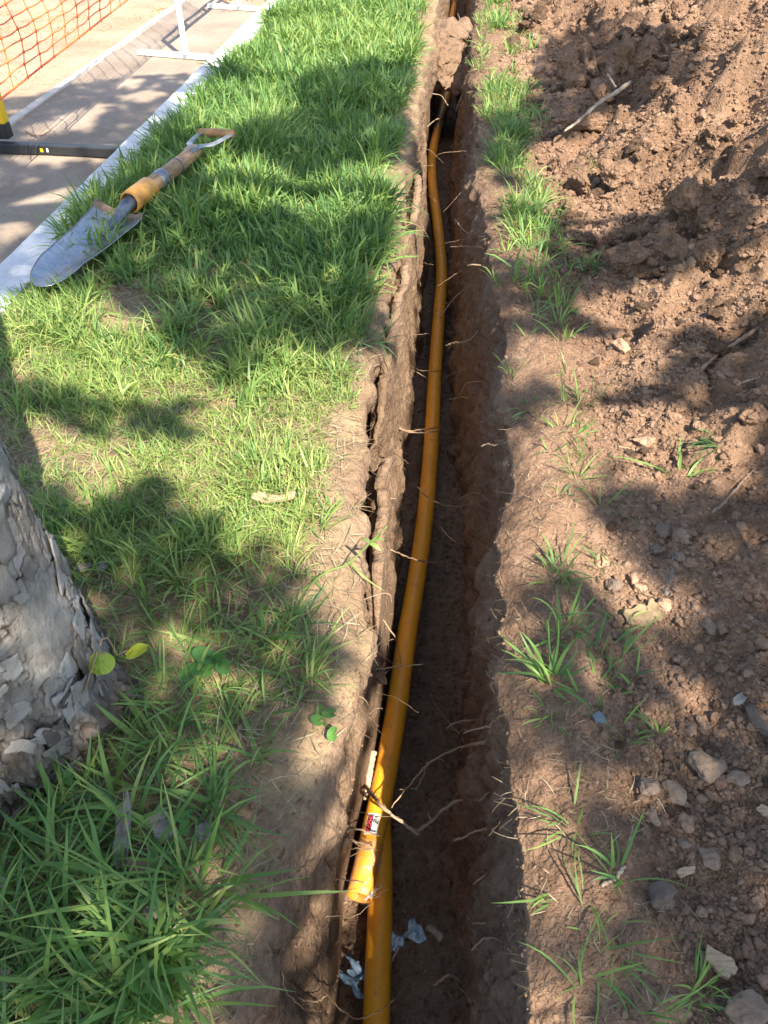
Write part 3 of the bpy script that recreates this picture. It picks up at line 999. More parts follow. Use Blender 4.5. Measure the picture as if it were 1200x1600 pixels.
tag(lawn.build('lawn_grass', M['grass']), kind='stuff')

# dead stems and clippings lying between the blades
thatch = Blades()
def add_thatch(n, y0, y1, fn):
    X, Y = sample_lawn(n, y0, y1)
    e = grass_edge(Y)
    keep = (RNG.random(n) < fn(X, Y, e)) & ~inside_trunk(X, Y)
    X, Y = X[keep], Y[keep]
    m = len(X)
    Z = surf_z(X, Y)
    thatch.add(np.stack([X, Y, Z + RNG.uniform(0.0, 0.012, m)], -1), RNG.random(m) * 2 * np.pi, RNG.uniform(1.15, 1.6, m), RNG.uniform(0.012, 0.055, m),
               RNG.uniform(0.0010, 0.0028, m), RNG.normal(0.0, 0.35, m), np.clip(RNG.normal(0.5, 0.25, m), 0, 1), seg=2, zmin=Z)
fn = lambda X, Y, e: sstep(-0.10, 0.02, e - X) * 0.9 + 0.06
add_thatch(15000, -0.3, 1.0, fn)
add_thatch(13000, 1.0, 2.2, fn)
add_thatch(9000, 2.2, 5.0, fn)
add_thatch(5000, 5.0, 9.0, fn)
tag(thatch.build('dead_grass', M['straw']), kind='stuff')

# the grass strip left standing between trench and spoil
bank = Blades()
bank_straw = Blades()
def bank_density(t, Y):
    c = np.interp(Y, [0.2, 1.0, 1.7, 2.3, 3.5, 5.5, 7], [0.13, 0.13, 0.15, 0.13, 0.13, 0.16, 0.16])
    w = np.interp(Y, [0.2, 1.0, 1.7, 2.3, 3.5, 5.5, 7], [0.05, 0.06, 0.07, 0.085, 0.09, 0.11, 0.1])
    a = np.interp(Y, [0.0, 0.5, 1.0, 1.5, 1.9, 2.4, 3.2, 4.2, 7], [0.03, 0.05, 0.06, 0.10, 0.35, 0.85, 0.8, 0.9, 0.95])
    return a * np.exp(-((t - c) / w) ** 2) * np.clip(0.45 + 1.3 * fbm(t * 8, Y * 3.5, None, 3, 211), 0, 1.3)
def bank_tufts(n, y0, y1, per, wide):
    Y = RNG.uniform(y0, y1, n); t = RNG.uniform(-0.005, 0.36, n)
    keep = RNG.random(n) < bank_density(t, Y)
    Y, t = Y[keep], t[keep]
    X = lipR_at(Y) + t
    Z = surf_z(X, Y)
    k = np.maximum(2, RNG.poisson(per, len(X)))
    idx = np.repeat(np.arange(len(X)), k); m = len(idx)
    r = 0.012 * np.sqrt(RNG.random(m)); a = RNG.random(m) * 2 * np.pi
    base = np.stack([X[idx] + r * np.cos(a), Y[idx] + r * np.sin(a), Z[idx] - 0.004], -1)
    L = RNG.uniform(0.03, 0.11, m)
    bank.add(base, a, np.abs(RNG.normal(0.5, 0.35, m)), L, wide * RNG.uniform(0.6, 1.15, m), np.abs(RNG.normal(0.75, 0.5, m)),
             np.clip(RNG.normal(0.62, 0.22, m), 0, 1), seg=3, zmin=Z[idx])
bank_tufts(900, 0.2, 1.7, 6, 0.0055)
bank_tufts(1500, 1.7, 4.0, 6, 0.0065)
bank_tufts(1900, 4.0, 8.0, 6, 0.009)
tag(bank.build('bank_grass', M['grass']), kind='stuff')

def lie_straw(n, y0, y1, t0, t1, dens):
    Y = RNG.uniform(y0, y1, n); t = RNG.uniform(t0, t1, n)
    keep = RNG.random(n) < dens(t, Y)
    Y, t = Y[keep], t[keep]; m = len(Y)
    X = lipR_at(Y) + t
    Z = surf_z(X, Y)
    bank_straw.add(np.stack([X, Y, Z + 0.003], -1), RNG.random(m) * 2 * np.pi, RNG.uniform(1.2, 1.6, m), RNG.uniform(0.008, 0.034, m), RNG.uniform(0.0008, 0.0018, m),
                   RNG.normal(0, 0.4, m), np.clip(RNG.normal(0.55, 0.25, m), 0, 1), seg=3, zmin=Z)
lie_straw(3200, 0.1, 2.0, 0.0, 0.30, lambda t, Y: 0.5 * np.exp(-((t - 0.10) / 0.10) ** 2))
lie_straw(5500, 2.0, 7.0, 0.0, 0.35, lambda t, Y: 0.9 * np.exp(-((t - 0.12) / 0.12) ** 2))
lie_straw(1500, 0.1, 5.0, 0.30, 1.6, lambda t, Y: 0.25 + 0 * t)
# frayed roots and straw hanging over both lips of the trench
for n, fnl, az0, off in ((1500, lipR_at, math.pi, 0.010), (1000, lip_at, 0.0, -0.008)):
    Y = 0.2 + 6.5 * RNG.random(n) ** 1.4
    keep = RNG.random(n) < np.clip(0.15 + 1.1 * fbm(Y * 7, Y * 0 + az0, None, 3, 231), 0, 1)
    Y = Y[keep]; m = len(Y)
    X = fnl(Y) + off * 2 * RNG.random(m)
    Z = surf_z(X + (0.003 if off > 0 else -0.003), Y) - 0.09 * RNG.random(m) ** 1.6
    bank_straw.add(np.stack([X, Y, Z], -1), az0 + RNG.normal(0, 1.3, m), RNG.uniform(0.8, 2.0, m), (0.006 + 0.042 * RNG.random(m) ** 2) * (1 + 0.15 * Y), RNG.uniform(0.0005, 0.0013, m) * (1 + 0.2 * Y),
                   RNG.normal(0.5, 0.9, m), np.clip(RNG.normal(0.22, 0.25, m), 0, 1), seg=4)
tag(bank_straw.build('bank_straw', M['straw']), kind='stuff')

# lawn beyond the spoil heap (upper right corner) and the dry grass beyond the path
far = Blades()
n = 9000
X = RNG.uniform(2.2, 4.4, n); Y = RNG.uniform(4.0, 10.0, n)
tt_ = X - lipR_at(Y)
keep = RNG.random(n) < sstep(1.9, 2.4, tt_ + 0.88 * sstep(4.7, 5.7, Y) + 0.2 * fbm(Y * 0.9, X * 0.9, None, 2, 42))
X, Y = X[keep], Y[keep]
k = 6
idx = np.repeat(np.arange(len(X)), k); m = len(idx)
Zf = np.full(len(X), -0.005)
a = RNG.random(m) * 2 * np.pi
far.add(np.stack([X[idx] + RNG.normal(0, 0.012, m), Y[idx] + RNG.normal(0, 0.012, m), Zf[idx] - 0.01], -1), a, np.abs(RNG.normal(0.4, 0.3, m)), RNG.uniform(0.05, 0.11, m),
        RNG.uniform(0.006, 0.011, m), np.abs(RNG.normal(0.7, 0.5, m)), np.clip(RNG.normal(0.5, 0.2, m), 0, 1), seg=3)
tag(far.build('grass_beyond_heap', M['grass']), kind='stuff')

dry = Blades()
n = 26000
Y = RNG.uniform(2.0, 9.5, n); X = path_l(Y) - 0.07 - 4.2 * RNG.random(n) ** 1.3
p = sstep(0.10, 0.75, fbm(X * 2.0, Y * 1.4, None, 3, 221) + 0.1) + 0.05
keep = RNG.random(n) < p
X, Y, p = X[keep], Y[keep], p[keep]
m = len(X)
dry.add(np.stack([X, Y, np.full(m, PATH_Z - 0.008)], -1), RNG.random(m) * 2 * np.pi, RNG.uniform(0.5, 1.5, m), RNG.uniform(0.02, 0.06, m), RNG.uniform(0.003, 0.006, m),
        np.abs(RNG.normal(0.4, 0.4, m)), np.clip(0.75 - 0.55 * p + RNG.normal(0, 0.2, m), 0, 1), seg=2, zmin=np.full(m, PATH_Z - 0.004))
tag(dry.build('dry_grass', M['dry_grass']), kind='stuff')

# single tufts the photograph shows on the bank, on the spoil and on the lawn
def tuft(px, py, n, L, W, label, group=None, spread=0.012, lean=0.45, curl=0.8, tone=0.45, az=None, azw=3.2, seed=0, root=None):
    g = np.array(root) if root is not None else pick(px, py)
    r_ = np.random.default_rng(seed + int(px) * 7 + int(py))
    B = Blades()
    rr = 1.6 * spread * np.sqrt(r_.random(n)); a = r_.random(n) * 2 * np.pi
    zz = r_.uniform(-0.003, 0.0, n)
    base = np.stack([g[0] + rr * np.cos(a), g[1] + rr * np.sin(a), g[2] + zz - 0.004], -1)
    azs = np.where(r_.random(n) < 0.6, a, r_.random() * 6.28 + r_.normal(0, 0.9, n)) if az is None else az + r_.uniform(-azw / 2, azw / 2, n)
    B.add(base, azs, np.abs(r_.normal(lean, 0.45, n)), L * r_.uniform(0.3, 1.2, n), W * r_.uniform(0.5, 1.15, n), np.abs(r_.normal(curl, 0.6, n)),
          np.clip(r_.normal(tone, 0.16, n), 0, 1), seg=6)
    o = B.build('grass_tuft', M['grass'], None, g)
    o.location = g
    return tag(o, label, 'grass', group)
TG = 'grass tufts left on the trench bank and spoil'
tuft(872, 895, 46, 0.085, 0.0058, 'dense green grass tuft on the right bank just below the sunlit bare soil lump', TG, 0.025)
tuft(938, 878, 10, 0.06, 0.005, 'small grass tuft beside dark clod, right of the dense tuft on the bank', TG)
tuft(933, 858, 8, 0.05, 0.005, 'little pale green grass sprig in sunlit crumbs near the reddish stone', TG, tone=0.75)
tuft(862, 1060, 20, 0.13, 0.0085, 'tall broad-bladed grass clump leaning over the right trench edge', TG, 0.012, 0.28, 0.6, 0.42, seed=3)
tuft(856, 1068, 4, 0.125, 0.0085, 'long pale grass blades reaching out over the dark trench from the right bank', TG, 0.006, 0.75, 0.65, 0.7, az=2.75, azw=0.7)
tuft(878, 985, 22, 0.085, 0.008, 'broad-bladed grass tuft above the tall clump on the right bank', TG, 0.02, 0.3, 0.6, 0.35)
tuft(930, 1040, 40, 0.055, 0.0078, 'low mat of short broad green blades right of the tall bank clump', TG, 0.045, 0.8, 0.5, 0.3)
tuft(945, 1085, 22, 0.06, 0.008, 'low bright green blades below the mat of short blades on the bank', TG, 0.028, 0.8, 0.5, 0.5)
tuft(968, 975, 9, 0.055, 0.0042, 'thin yellowish grass sprig beside the pale dead leaf', TG, tone=0.85)
tuft(975, 1148, 12, 0.07, 0.0055, 'green tuft at the lower right end of the bank mat, by the long lying blade', TG, 0.012)
tuft(862, 1112, 26, 0.05, 0.0042, 'flattened pale tuft hanging on the bank below the tall clump', TG, 0.014, 1.0, 0.5, 0.7)
tuft(1030, 1146, 5, 0.035, 0.006, 'tiny upright green sprig alone on dark crumbs right of the bank', TG, 0.004, 0.15, 0.3)
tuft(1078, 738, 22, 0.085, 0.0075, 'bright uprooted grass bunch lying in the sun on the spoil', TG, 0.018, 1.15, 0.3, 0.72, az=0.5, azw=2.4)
tuft(1045, 740, 5, 0.12, 0.006, 'long flat blades trailing left from the bright uprooted bunch', TG, 0.006, 1.35, 0.2, 0.6, az=3.0, azw=0.5)
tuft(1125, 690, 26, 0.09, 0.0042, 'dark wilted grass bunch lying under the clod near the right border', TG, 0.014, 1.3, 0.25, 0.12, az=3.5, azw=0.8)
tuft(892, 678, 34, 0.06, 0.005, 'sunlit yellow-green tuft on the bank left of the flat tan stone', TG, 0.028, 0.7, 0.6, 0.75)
tuft(918, 620, 14, 0.075, 0.0065, 'pair of upright green sprigs on the bank above the yellow-green tuft', TG, 0.02, 0.4, 0.5)
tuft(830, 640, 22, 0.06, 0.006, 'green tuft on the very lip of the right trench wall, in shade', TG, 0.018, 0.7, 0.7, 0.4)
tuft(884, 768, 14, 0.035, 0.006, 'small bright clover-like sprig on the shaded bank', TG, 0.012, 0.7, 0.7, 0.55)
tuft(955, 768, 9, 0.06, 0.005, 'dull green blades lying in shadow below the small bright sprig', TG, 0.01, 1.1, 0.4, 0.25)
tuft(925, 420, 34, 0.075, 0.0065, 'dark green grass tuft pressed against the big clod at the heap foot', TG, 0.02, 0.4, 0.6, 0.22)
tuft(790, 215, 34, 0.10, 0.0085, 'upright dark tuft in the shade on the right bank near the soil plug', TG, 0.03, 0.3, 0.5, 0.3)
tuft(895, 335, 8, 0.15, 0.008, 'long arching blades at the foot of the rough clods', TG, 0.008, 0.7, 0.6, 0.55, az=3.6, azw=1.2)
tuft(925, 260, 18, 0.10, 0.0045, 'pale wilted stalks hanging off a clod at the heap foot', TG, 0.012, 1.1, 0.4, 0.85, az=4.2, azw=0.8)
tuft(895, 1290, 18, 0.075, 0.0045, 'thin sparse tuft on the bank below the sunlit bare patch', TG, 0.018, 0.9, 0.4, 0.6)
tuft(965, 1375, 14, 0.085, 0.0055, 'upright sprig with spread blades at the edge of the spoil', TG, 0.008, 0.5, 0.5, 0.5)
tuft(855, 1400, 6, 0.08, 0.0055, 'green blades drooping over the right lip of the trench', TG, 0.006, 0.9, 0.6, 0.5, az=3.6, azw=0.8)
tuft(925, 1440, 14, 0.09, 0.0042, 'straggling thin tuft in the middle of the near bank', TG, 0.02, 0.9, 0.4, 0.6)
tuft(945, 1500, 12, 0.10, 0.0055, 'long-bladed tuft lying along the near bank towards the bottom', TG, 0.014, 0.9, 0.4, 0.5, az=5.2, azw=2.2)
tuft(1088, 1550, 22, 0.065, 0.005, 'fresh green tuft beside the pale wood chip at lower right', TG, 0.010, 0.45, 0.6, 0.6)
tuft(905, 1530, 10, 0.085, 0.0045, 'wispy tuft closest to the bottom of the right bank', TG, 0.014, 0.8, 0.4, 0.65)
tuft(1010, 1590, 9, 0.075, 0.005, 'half-cut tuft at the bottom border of the near bank', TG, 0.014, 0.9, 0.4, 0.6)
LG = 'tall grass tufts in the lawn'
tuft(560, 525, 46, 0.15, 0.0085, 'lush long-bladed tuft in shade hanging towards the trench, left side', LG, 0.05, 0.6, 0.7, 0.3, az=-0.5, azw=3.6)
tuft(275, 565, 44, 0.11, 0.008, 'dark fan-shaped tuft standing up in the middle of the lawn', LG, 0.035, 0.4, 0.5, 0.25)
tuft(395, 640, 30, 0.12, 0.0085, 'broad-bladed tuft leaning right beside a sandy bare spot', LG, 0.03, 0.6, 0.5, 0.45, az=0.4, azw=2.8)
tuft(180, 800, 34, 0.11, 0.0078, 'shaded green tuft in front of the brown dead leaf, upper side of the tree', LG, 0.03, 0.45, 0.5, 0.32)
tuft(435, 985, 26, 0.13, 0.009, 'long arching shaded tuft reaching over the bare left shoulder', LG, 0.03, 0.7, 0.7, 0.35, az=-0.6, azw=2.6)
tuft(315, 1385, 34, 0.12, 0.0085, 'star-shaped tuft with flat blades at the left trench edge near the bottom', LG, 0.012, 0.85, 0.5, 0.42)
tuft(240, 1490, 26, 0.15, 0.0085, 'sprawling long-bladed tuft near the bottom left of the lawn', LG, 0.012, 0.7, 0.7, 0.42)
tuft(60, 1440, 22, 0.14, 0.0095, 'tall broad-bladed tuft in front of the tree foot', LG, 0.03, 0.5, 0.7, 0.45)

# the knotted grass stem leaning out over the trench, with a folded bent leaf
def stem():
    r0 = pick(470, 925)
    p1 = G(545, 880, 0.05); p2 = G(578, 848, 0.085); p3 = G(605, 822, 0.12)
    root = empty('grass_stalk', r0, 'single long grass stalk with a folded leaf leaning out over the trench', 'grass')
    mb = MB(); add_tube(mb, catmull([r0, (r0 + p1) / 2 + np.array([0, 0, 0.012]), p1, p2, p3], 24), np.linspace(0.0024, 0.0011, 24), 6)
    v = np.concatenate(mb.v)
    me = make_mesh('stalk', v - r0, [np.concatenate(mb.q), np.concatenate(mb.t)], True, {'tone': np.full(len(v), 0.75), 'along': np.full(len(v), 0.8)})
    link('stalk', me, M['grass'], root)
    B = Blades()
    B.add(np.array([p2, p2, p2, p2 + [0, 0, 0.003]]), np.array([2.4, 0.3, -0.6, 0.0]), np.array([1.3, 1.2, 1.5, 1.0]), np.array([0.03, 0.035, 0.028, 0.03]), np.full(4, 0.011), np.array([1.2, -1.2, 1.0, 0.9]), np.full(4, 0.72), seg=6)
    B.build('folded_leaf', M['grass'], root, r0)
stem()
tuft(535, 870, 3, 0.10, 0.005, 'thin yellowing blades bent over the left lip under the stalk', None, 0.006, 1.2, 0.9, 0.9, az=-0.8, azw=0.6)

# round-leaved weeds
def weed(px, py, n, R, label, seed):
    r_ = np.random.default_rng(seed)
    g = pick(px, py)
    root = empty('round_leaf_weed', g, label, 'weed', 'round-leaved weeds in the lawn')
    for i in range(n):
        a = r_.random() * 6.28; d = r_.uniform(0.004, 0.032)
        p = np.array([d * math.cos(a), d * math.sin(a), r_.uniform(0.018, 0.045)])
        mb = MB()
        V = []; F = []; ks = 18
        rad = R * r_.uniform(0.6, 1.1)
        tilt = r_.normal(0, 0.35, 2)
        for rr_ in (0.0, 0.55, 1.0):
            for j in range(ks):
                th = 2 * math.pi * j / ks
                notch = 1 - 0.75 * math.exp(-((min(th, 2 * math.pi - th)) / 0.35) ** 2)
                q = rad * rr_ * (notch if rr_ > 0.1 else 1)
                x, y = q * math.cos(th), q * math.sin(th)
                V.append([p[0] + x, p[1] + y, p[2] + x * tilt[0] + y * tilt[1] + 0.25 * rad * rr_ ** 2 + 0.05 * rad * math.sin(5 * th) * rr_])
        for k_ in range(2):
            for j in range(ks):
                F.append([k_ * ks + j, k_ * ks + (j + 1) % ks, (k_ + 1) * ks + (j + 1) % ks, (k_ + 1) * ks + j])
        T = r_.uniform(0.2, 1.0)
        me = make_mesh('leaf', np.array(V), np.array(F), True, {'tone': np.full(len(V), T), 'along': np.full(len(V), 1.0)})
        lf = link('leaf', me, M['weed'], root)
        v, f, _ = tube(catmull([[0, 0, -0.002], p * [0.4, 0.4, 0.7], p], 7), 0.0008, 5, False)
        me = make_mesh('leaf_stalk', v, f, True, {'tone': np.full(len(v), 0.5), 'along': np.full(len(v), 1.0)})
        link('leaf_stalk', me, M['weed'], lf)
weed(325, 1062, 7, 0.016, 'cluster of round-leaved weeds among long blades right of the tree foot', 1)
weed(348, 1068, 2, 0.018, 'single fresh round leaf beside the bare soil, right of the weed cluster', 2)
weed(282, 1305, 4, 0.009, 'tiny clover-like weed beside the grey bark chips', 3)
weed(105, 1232, 6, 0.009, 'small lobed weed tucked against the tree foot', 4)
weed(235, 1550, 4, 0.022, 'broad round leaves half hidden in the grass at the bottom', 5)
weed(510, 1135, 4, 0.014, 'bright green weed leaf hanging on the shaded left trench lip', 6)

# ------------------------------------------------------------------ crumbs (uncountable), clods and stones
def rand_rot(n):
    q = RNG.normal(size=(n, 4)); q /= np.linalg.norm(q, axis=1)[:, None]
    w, x, y, z = q.T
    return np.stack([np.stack([1 - 2 * (y * y + z * z), 2 * (x * y - z * w), 2 * (x * z + y * w)], -1),
                     np.stack([2 * (x * y + z * w), 1 - 2 * (x * x + z * z), 2 * (y * z - x * w)], -1),
                     np.stack([2 * (x * z - y * w), 2 * (y * z + x * w), 1 - 2 * (x * x + y * y)], -1)], 1)

LOD = {s: [clod_shape(s, 300 + 17 * s + k, 0.3, 6, 0.05) for k in range(14)] for s in (0, 1, 2)}
class Crumbs:
    def __init__(self): self.v, self.f, self.t, self.n = [], [], [], 0
    def add(self, P, S, sub):
        n = len(P)
        which = RNG.integers(0, len(LOD[sub]), n)
        R = rand_rot(n)
        A = RNG.uniform(0.65, 1.25, (n, 3))
        tone = np.clip(RNG.normal(0.47, 0.2, n), 0, 1)
        for k, (V, F) in enumerate(LOD[sub]):
            i = np.nonzero(which == k)[0]
            if not len(i): continue
            W = np.einsum('nij,nvj->nvi', R[i], V[None] * A[i][:, None, :]) * S[i][:, None, None]
            W[..., 2] *= 0.8
            W = W + P[i][:, None, :]
            self.v.append(W.reshape(-1, 3))
            self.f.append((F[None] + (np.arange(len(i)) * len(V))[:, None, None] + self.n).reshape(-1, 3))
            self.t.append(np.repeat(tone[i], len(V)))
            self.n += len(i) * len(V)
    def build(self, name, mat, smooth=False):
        me = make_mesh(name, np.concatenate(self.v), np.concatenate(self.f), smooth, {'tone': np.concatenate(self.t)})
        return link(name, me, mat)

def on_grid(P, n, wfun, jitter=1.0):
    """n random points of a swept sheet, chosen with a weight per point"""
    r, c, _ = P.shape
    w = wfun(P).ravel()
    w = np.maximum(w, 0)
    i = RNG.choice(len(w), n, p=w / w.sum())
    a = P.reshape(-1, 3)[i]
    ri, ci = i // c, i % c
    r2 = np.clip(ri + 1, 0, r - 1); c2 = np.clip(ci + 1, 0, c - 1)
    u, v = RNG.random(n)[:, None], RNG.random(n)[:, None]
    return a + (P[r2, ci] - a) * u + (P[ri, c2] - a) * v

def inview(P, m=120):
    u, v, d = project(P)
    return (d > 0.1) & (u > -m) & (u < 1200 + m) & (v > -m) & (v < 1600 + m)

def t_of(P): return P[..., 0] - np.interp(P[..., 1], YS, lipR)
def w_heap(P):
    t = t_of(P)
    cl = 0.35 + np.clip(0.6 + 1.2 * fbm(P[..., 0] * 3.5, P[..., 1] * 3.5, None, 3, 301), 0, 2)
    return inview(P) * cl * sstep(0.12, 0.34, t) * (1 - sstep(2.0, 2.35, t + 0.88 * sstep(4.7, 5.7, P[..., 1]))) * (1 - sstep(6.6, 7.4, P[..., 1]))
def w_bank(P):
    t = t_of(P)
    return inview(P) * (0.15 + sstep(0.02, 0.25, t)) * (1 - sstep(0.35, 0.5, t))

cr = Crumbs()
def heap_crumbs(n, lo, hi, pw, sub, w=w_heap, sink=0.25, grow=0.45):
    P = on_grid(bankP, n, w)
    _, _, d = project(P)
    S = lo + (hi - lo) * RNG.random(n) ** pw
    S = S * (1 - grow + grow * d)         # lumps get coarser up the heap
    P[:, 2] += S * RNG.uniform(-sink, 0.45, n)
    cr.add(P, S, sub)
heap_crumbs(52000, 0.0014, 0.0042, 2.0, 0)
heap_crumbs(13000, 0.0030, 0.0072, 2.2, 1)
heap_crumbs(1800, 0.006, 0.0110, 2.6, 2)
heap_crumbs(7000, 0.001, 0.0040, 2.0, 0, w_bank)
heap_crumbs(900, 0.003, 0.007, 2.0, 1, w_bank)
tag(cr.build('soil_crumbs', M['crumb']), kind='stuff')

# crumbs fallen into the trench and lying on the bare left shoulder
cr = Crumbs()
P = on_grid(floorP, 13000, lambda P: inview(P) * 1.0); S = 0.0016 + 0.0075 * RNG.random(13000) ** 3; P[:, 2] += S * 0.3; cr.add(P, S, 0)
P = on_grid(lawnP, 1000, lambda P: inview(P) * np.exp(-((lip_at(P[..., 1]) - P[..., 0]) / 0.13) ** 2)); S = 0.0010 + 0.0045 * RNG.random(1000) ** 3; P[:, 2] += S * 0.3; cr.add(P, S, 1)
P = on_grid(leftP, 2500, lambda P: inview(P) * 1.0); S = 0.001 + 0.004 * RNG.random(2500) ** 3; cr.add(P, S, 0)
P = on_grid(rightP, 8000, lambda P: inview(P) * 1.0); S = 0.001 + 0.006 * RNG.random(8000) ** 3; cr.add(P, S, 1)
tag(cr.build('trench_crumbs', M['crumb']), kind='stuff')

CLODS = []
for k in range(12):
    V, F = clod_shape(4, 700 + k, 0.30, 7 + k % 4, 0.06)
    me = make_mesh('soil_clod', V, F, True, {'tone': np.full(len(V), 0.5)})
    me.materials.append(M['clod'])
    CLODS.append(me)
CLODR = [float(np.abs(np.array([v.co for v in me.vertices])).max()) for me in CLODS]

def lump(name, px, py, wpx, hpx, label, cat, mat=None, seed=0, flat=0.6, rot=0.0, lift=0.25, group=None, facets=7, rough=0.25, sub=4, fine=0.05, tilt=0.0):
    """one lump of the photograph: centre and size in pixels give place and size"""
    g = pick(px, py)
    _, _, d = project(g)
    sx = wpx / 2 * d / FPX
    sy = max(hpx / 2 * d / FPX / 0.80, sx * 0.35)
    V, F = clod_shape(sub, 900 + seed, rough, facets, fine)
    V = V / np.abs(V).max(0)
    sz = flat * min(sx, sy)
    V = V * [sx, sy, sz]
    ca, sa = math.cos(rot), math.sin(rot)
    V = V @ np.array([[ca, sa, 0], [-sa, ca, 0], [0, 0, 1]])
    ct, st = math.cos(tilt), math.sin(tilt)
    V = V @ np.array([[1, 0, 0], [0, ct, st], [0, -st, ct]])
    me = make_mesh(name, V, F, True, {'tone': np.full(len(V), 0.5)})
    o = link(name, me, mat or M['clod'])
    o.location = g + np.array([0, 0, sz * lift])
    return tag(o, label, cat, group)

SG = 'stones in the spoil'
lump('stone', 1108, 1202, 68, 52, 'large flat angular grey-brown stone on the dark spoil, lower right', 'stone', M['stone'], 1, 0.5, 0.25, 0.4, SG, 9)
lump('stone', 1150, 1216, 40, 22, 'small flat stone touching the right side of the large angular stone', 'stone', M['stone'], 2, 0.5, 0.1, 0.4, SG)
lump('stone', 1111, 1340, 44, 36, 'lone brown wedge-shaped stone above the pale wood chip', 'stone', M['stone'], 3, 0.55, -0.6, 0.4, SG, 9)
lump('stone', 1032, 1408, 52, 44, 'dark grey blocky stone at the foot of the near bank', 'stone', M['stone_grey'], 4, 0.7, 0.5, 0.3, SG, 9)
lump('stone', 1168, 1580, 70, 52, 'big pale brown stone cut by the bottom right corner', 'stone', M['stone'], 5, 0.6, -0.3, 0.3, SG, 9)
lump('stone', 1190, 1130, 44, 58, 'large grey clod-like stone cut by the right border', 'stone', M['stone_grey'], 6, 0.6, 0.2, 0.3, SG)
lump('stone', 1054, 1241, 36, 36, 'rounded tan stone left of the large angular stone', 'stone', M['stone'], 7, 0.6, 0.0, 0.3, SG)
lump('stone', 1012, 1232, 36, 30, 'dark rounded lump between thin roots and the tan stone', 'stone', M['stone_grey'], 8, 0.7, 0.0, 0.2, SG)
lump('stone', 1019, 1274, 20, 30, 'upright brown pebble in a cluster under the tan stone', 'stone', M['stone'], 9, 0.7, 0.3, 0.3, SG)
lump('stone', 1037, 1286, 20, 22, 'squarish tan pebble right beside the upright brown pebble', 'stone', M['stone'], 10, 0.7, 0.1, 0.3, SG)
lump('stone', 1070, 1320, 22, 15, 'smooth blue-grey pebble left of the brown wedge stone', 'stone', M['stone_grey'], 11, 0.7, -0.3, 0.4, SG, 4, 0.1)
lump('stone', 1110, 983, 36, 30, 'rounded grey-brown stone alone in the middle of the dark spoil', 'stone', M['stone'], 12, 0.6, 0.0, 0.3, SG)
lump('stone', 1036, 833, 26, 24, 'dark blue-grey pebble in the pebble cluster above the forked twig', 'stone', M['stone_grey'], 13, 0.8, 0.3, 0.3, SG, 5)
lump('stone', 1062, 838, 26, 30, 'dark brown lump right beside the dark blue-grey pebble', 'stone', M['stone'], 14, 0.8, 0.3, 0.3, SG)
lump('stone', 1027, 857, 30, 18, 'flat oval grey stone under the dark blue-grey pebble', 'stone', M['stone_grey'], 15, 0.6, 0.1, 0.3, SG, 5)
lump('stone', 1002, 689, 36, 20, 'flat tan stone lit by sun beside the short stick', 'stone', M['stone_red'], 16, 0.5, 0.1, 0.4, SG, 8)
lump('stone', 970, 543, 22, 28, 'single orange-brown stone standing in the sun above the bank', 'stone', M['stone_red'], 17, 0.8, 0.2, 0.4, SG, 9)
lump('stone', 938, 880, 26, 20, 'reddish stone on the sunlit bank beside pale roots', 'stone', M['stone_red'], 18, 0.7, -0.2, 0.4, SG, 8)
lump('stone', 958, 915, 26, 26, 'dark clod-like stone right of the small grass tuft', 'stone', M['stone_grey'], 19, 0.8, 0, 0.3, SG)
lump('stone', 992, 905, 24, 20, 'rounded reddish pebble, upper one of a sunlit pair', 'stone', M['stone_red'], 20, 0.8, 0, 0.3, SG)
lump('stone', 1000, 918, 24, 20, 'rounded reddish pebble, lower one of a sunlit pair', 'stone', M['stone_red'], 21, 0.8, 0, 0.3, SG)
lump('stone', 1037, 946, 30, 24, 'reddish brown pebble right of the pale dead leaf', 'stone', M['stone_red'], 22, 0.7, 0, 0.3, SG)
lump('stone', 1083, 1144, 18, 14, 'small pink-brown pebble above the large angular stone', 'stone', M['stone_red'], 23, 0.7, 0, 0.3, SG)
lump('stone', 1062, 870, 20, 18, 'small brown stone below the dark brown lump in the cluster', 'stone', M['stone'], 24, 0.8, 0, 0.3, SG)
# clods of the rough upper heap
KG = 'big clods on the heap'
def K(*a, **k):
    k = {'mat': M['heap_soil'], 'fine': 0.13, 'sub': 5, 'rough': 0.32, 'lift': 0.30, **k}
    return lump('soil_clod', *a, 'clod', **k)
K(1070, 320, 70, 62, 'big rounded dark clod with dry grass on top, right side of the heap', seed=31, flat=1.0, group=KG, rough=0.2)
K(985, 415, 84, 52, 'broad flat-topped clod with a deep shadow below it, at the heap foot', seed=32, flat=0.95, group=KG, facets=9)
K(1055, 395, 44, 60, 'dark slab-like clod standing on edge beside the broad flat-topped clod', seed=33, flat=1.1, rot=0.5, group=KG, facets=9)
K(1100, 405, 56, 46, 'brown clod between the dark slab and the right border', seed=34, flat=0.9, group=KG)
K(1166, 402, 44, 22, 'pale flat slab of soil casting a shadow to its left', seed=35, flat=0.5, rot=0.35, lift=0.9, group=KG, facets=9)
K(1107, 345, 40, 40, 'pinkish crumbly clod just below the big rounded dark clod', seed=36, flat=1.0, group=KG)
K(1146, 336, 34, 20, 'small flat clod right below the big rounded dark clod', seed=37, flat=0.7, group=KG)
K(1190, 265, 44, 48, 'sunlit orange-brown clod cut by the right border', seed=38, flat=0.9, group=KG)
K(1115, 218, 46, 34, 'grey angular clod behind the big rounded dark clod', seed=39, flat=0.8, group=KG, facets=9)
K(1152, 192, 30, 24, 'grey block of soil right of the angular clod, in shade', seed=40, flat=0.8, group=KG, facets=9)
K(1062, 205, 40, 44, 'dark lumpy clod left of the grey angular clod', seed=41, flat=1.0, group=KG)
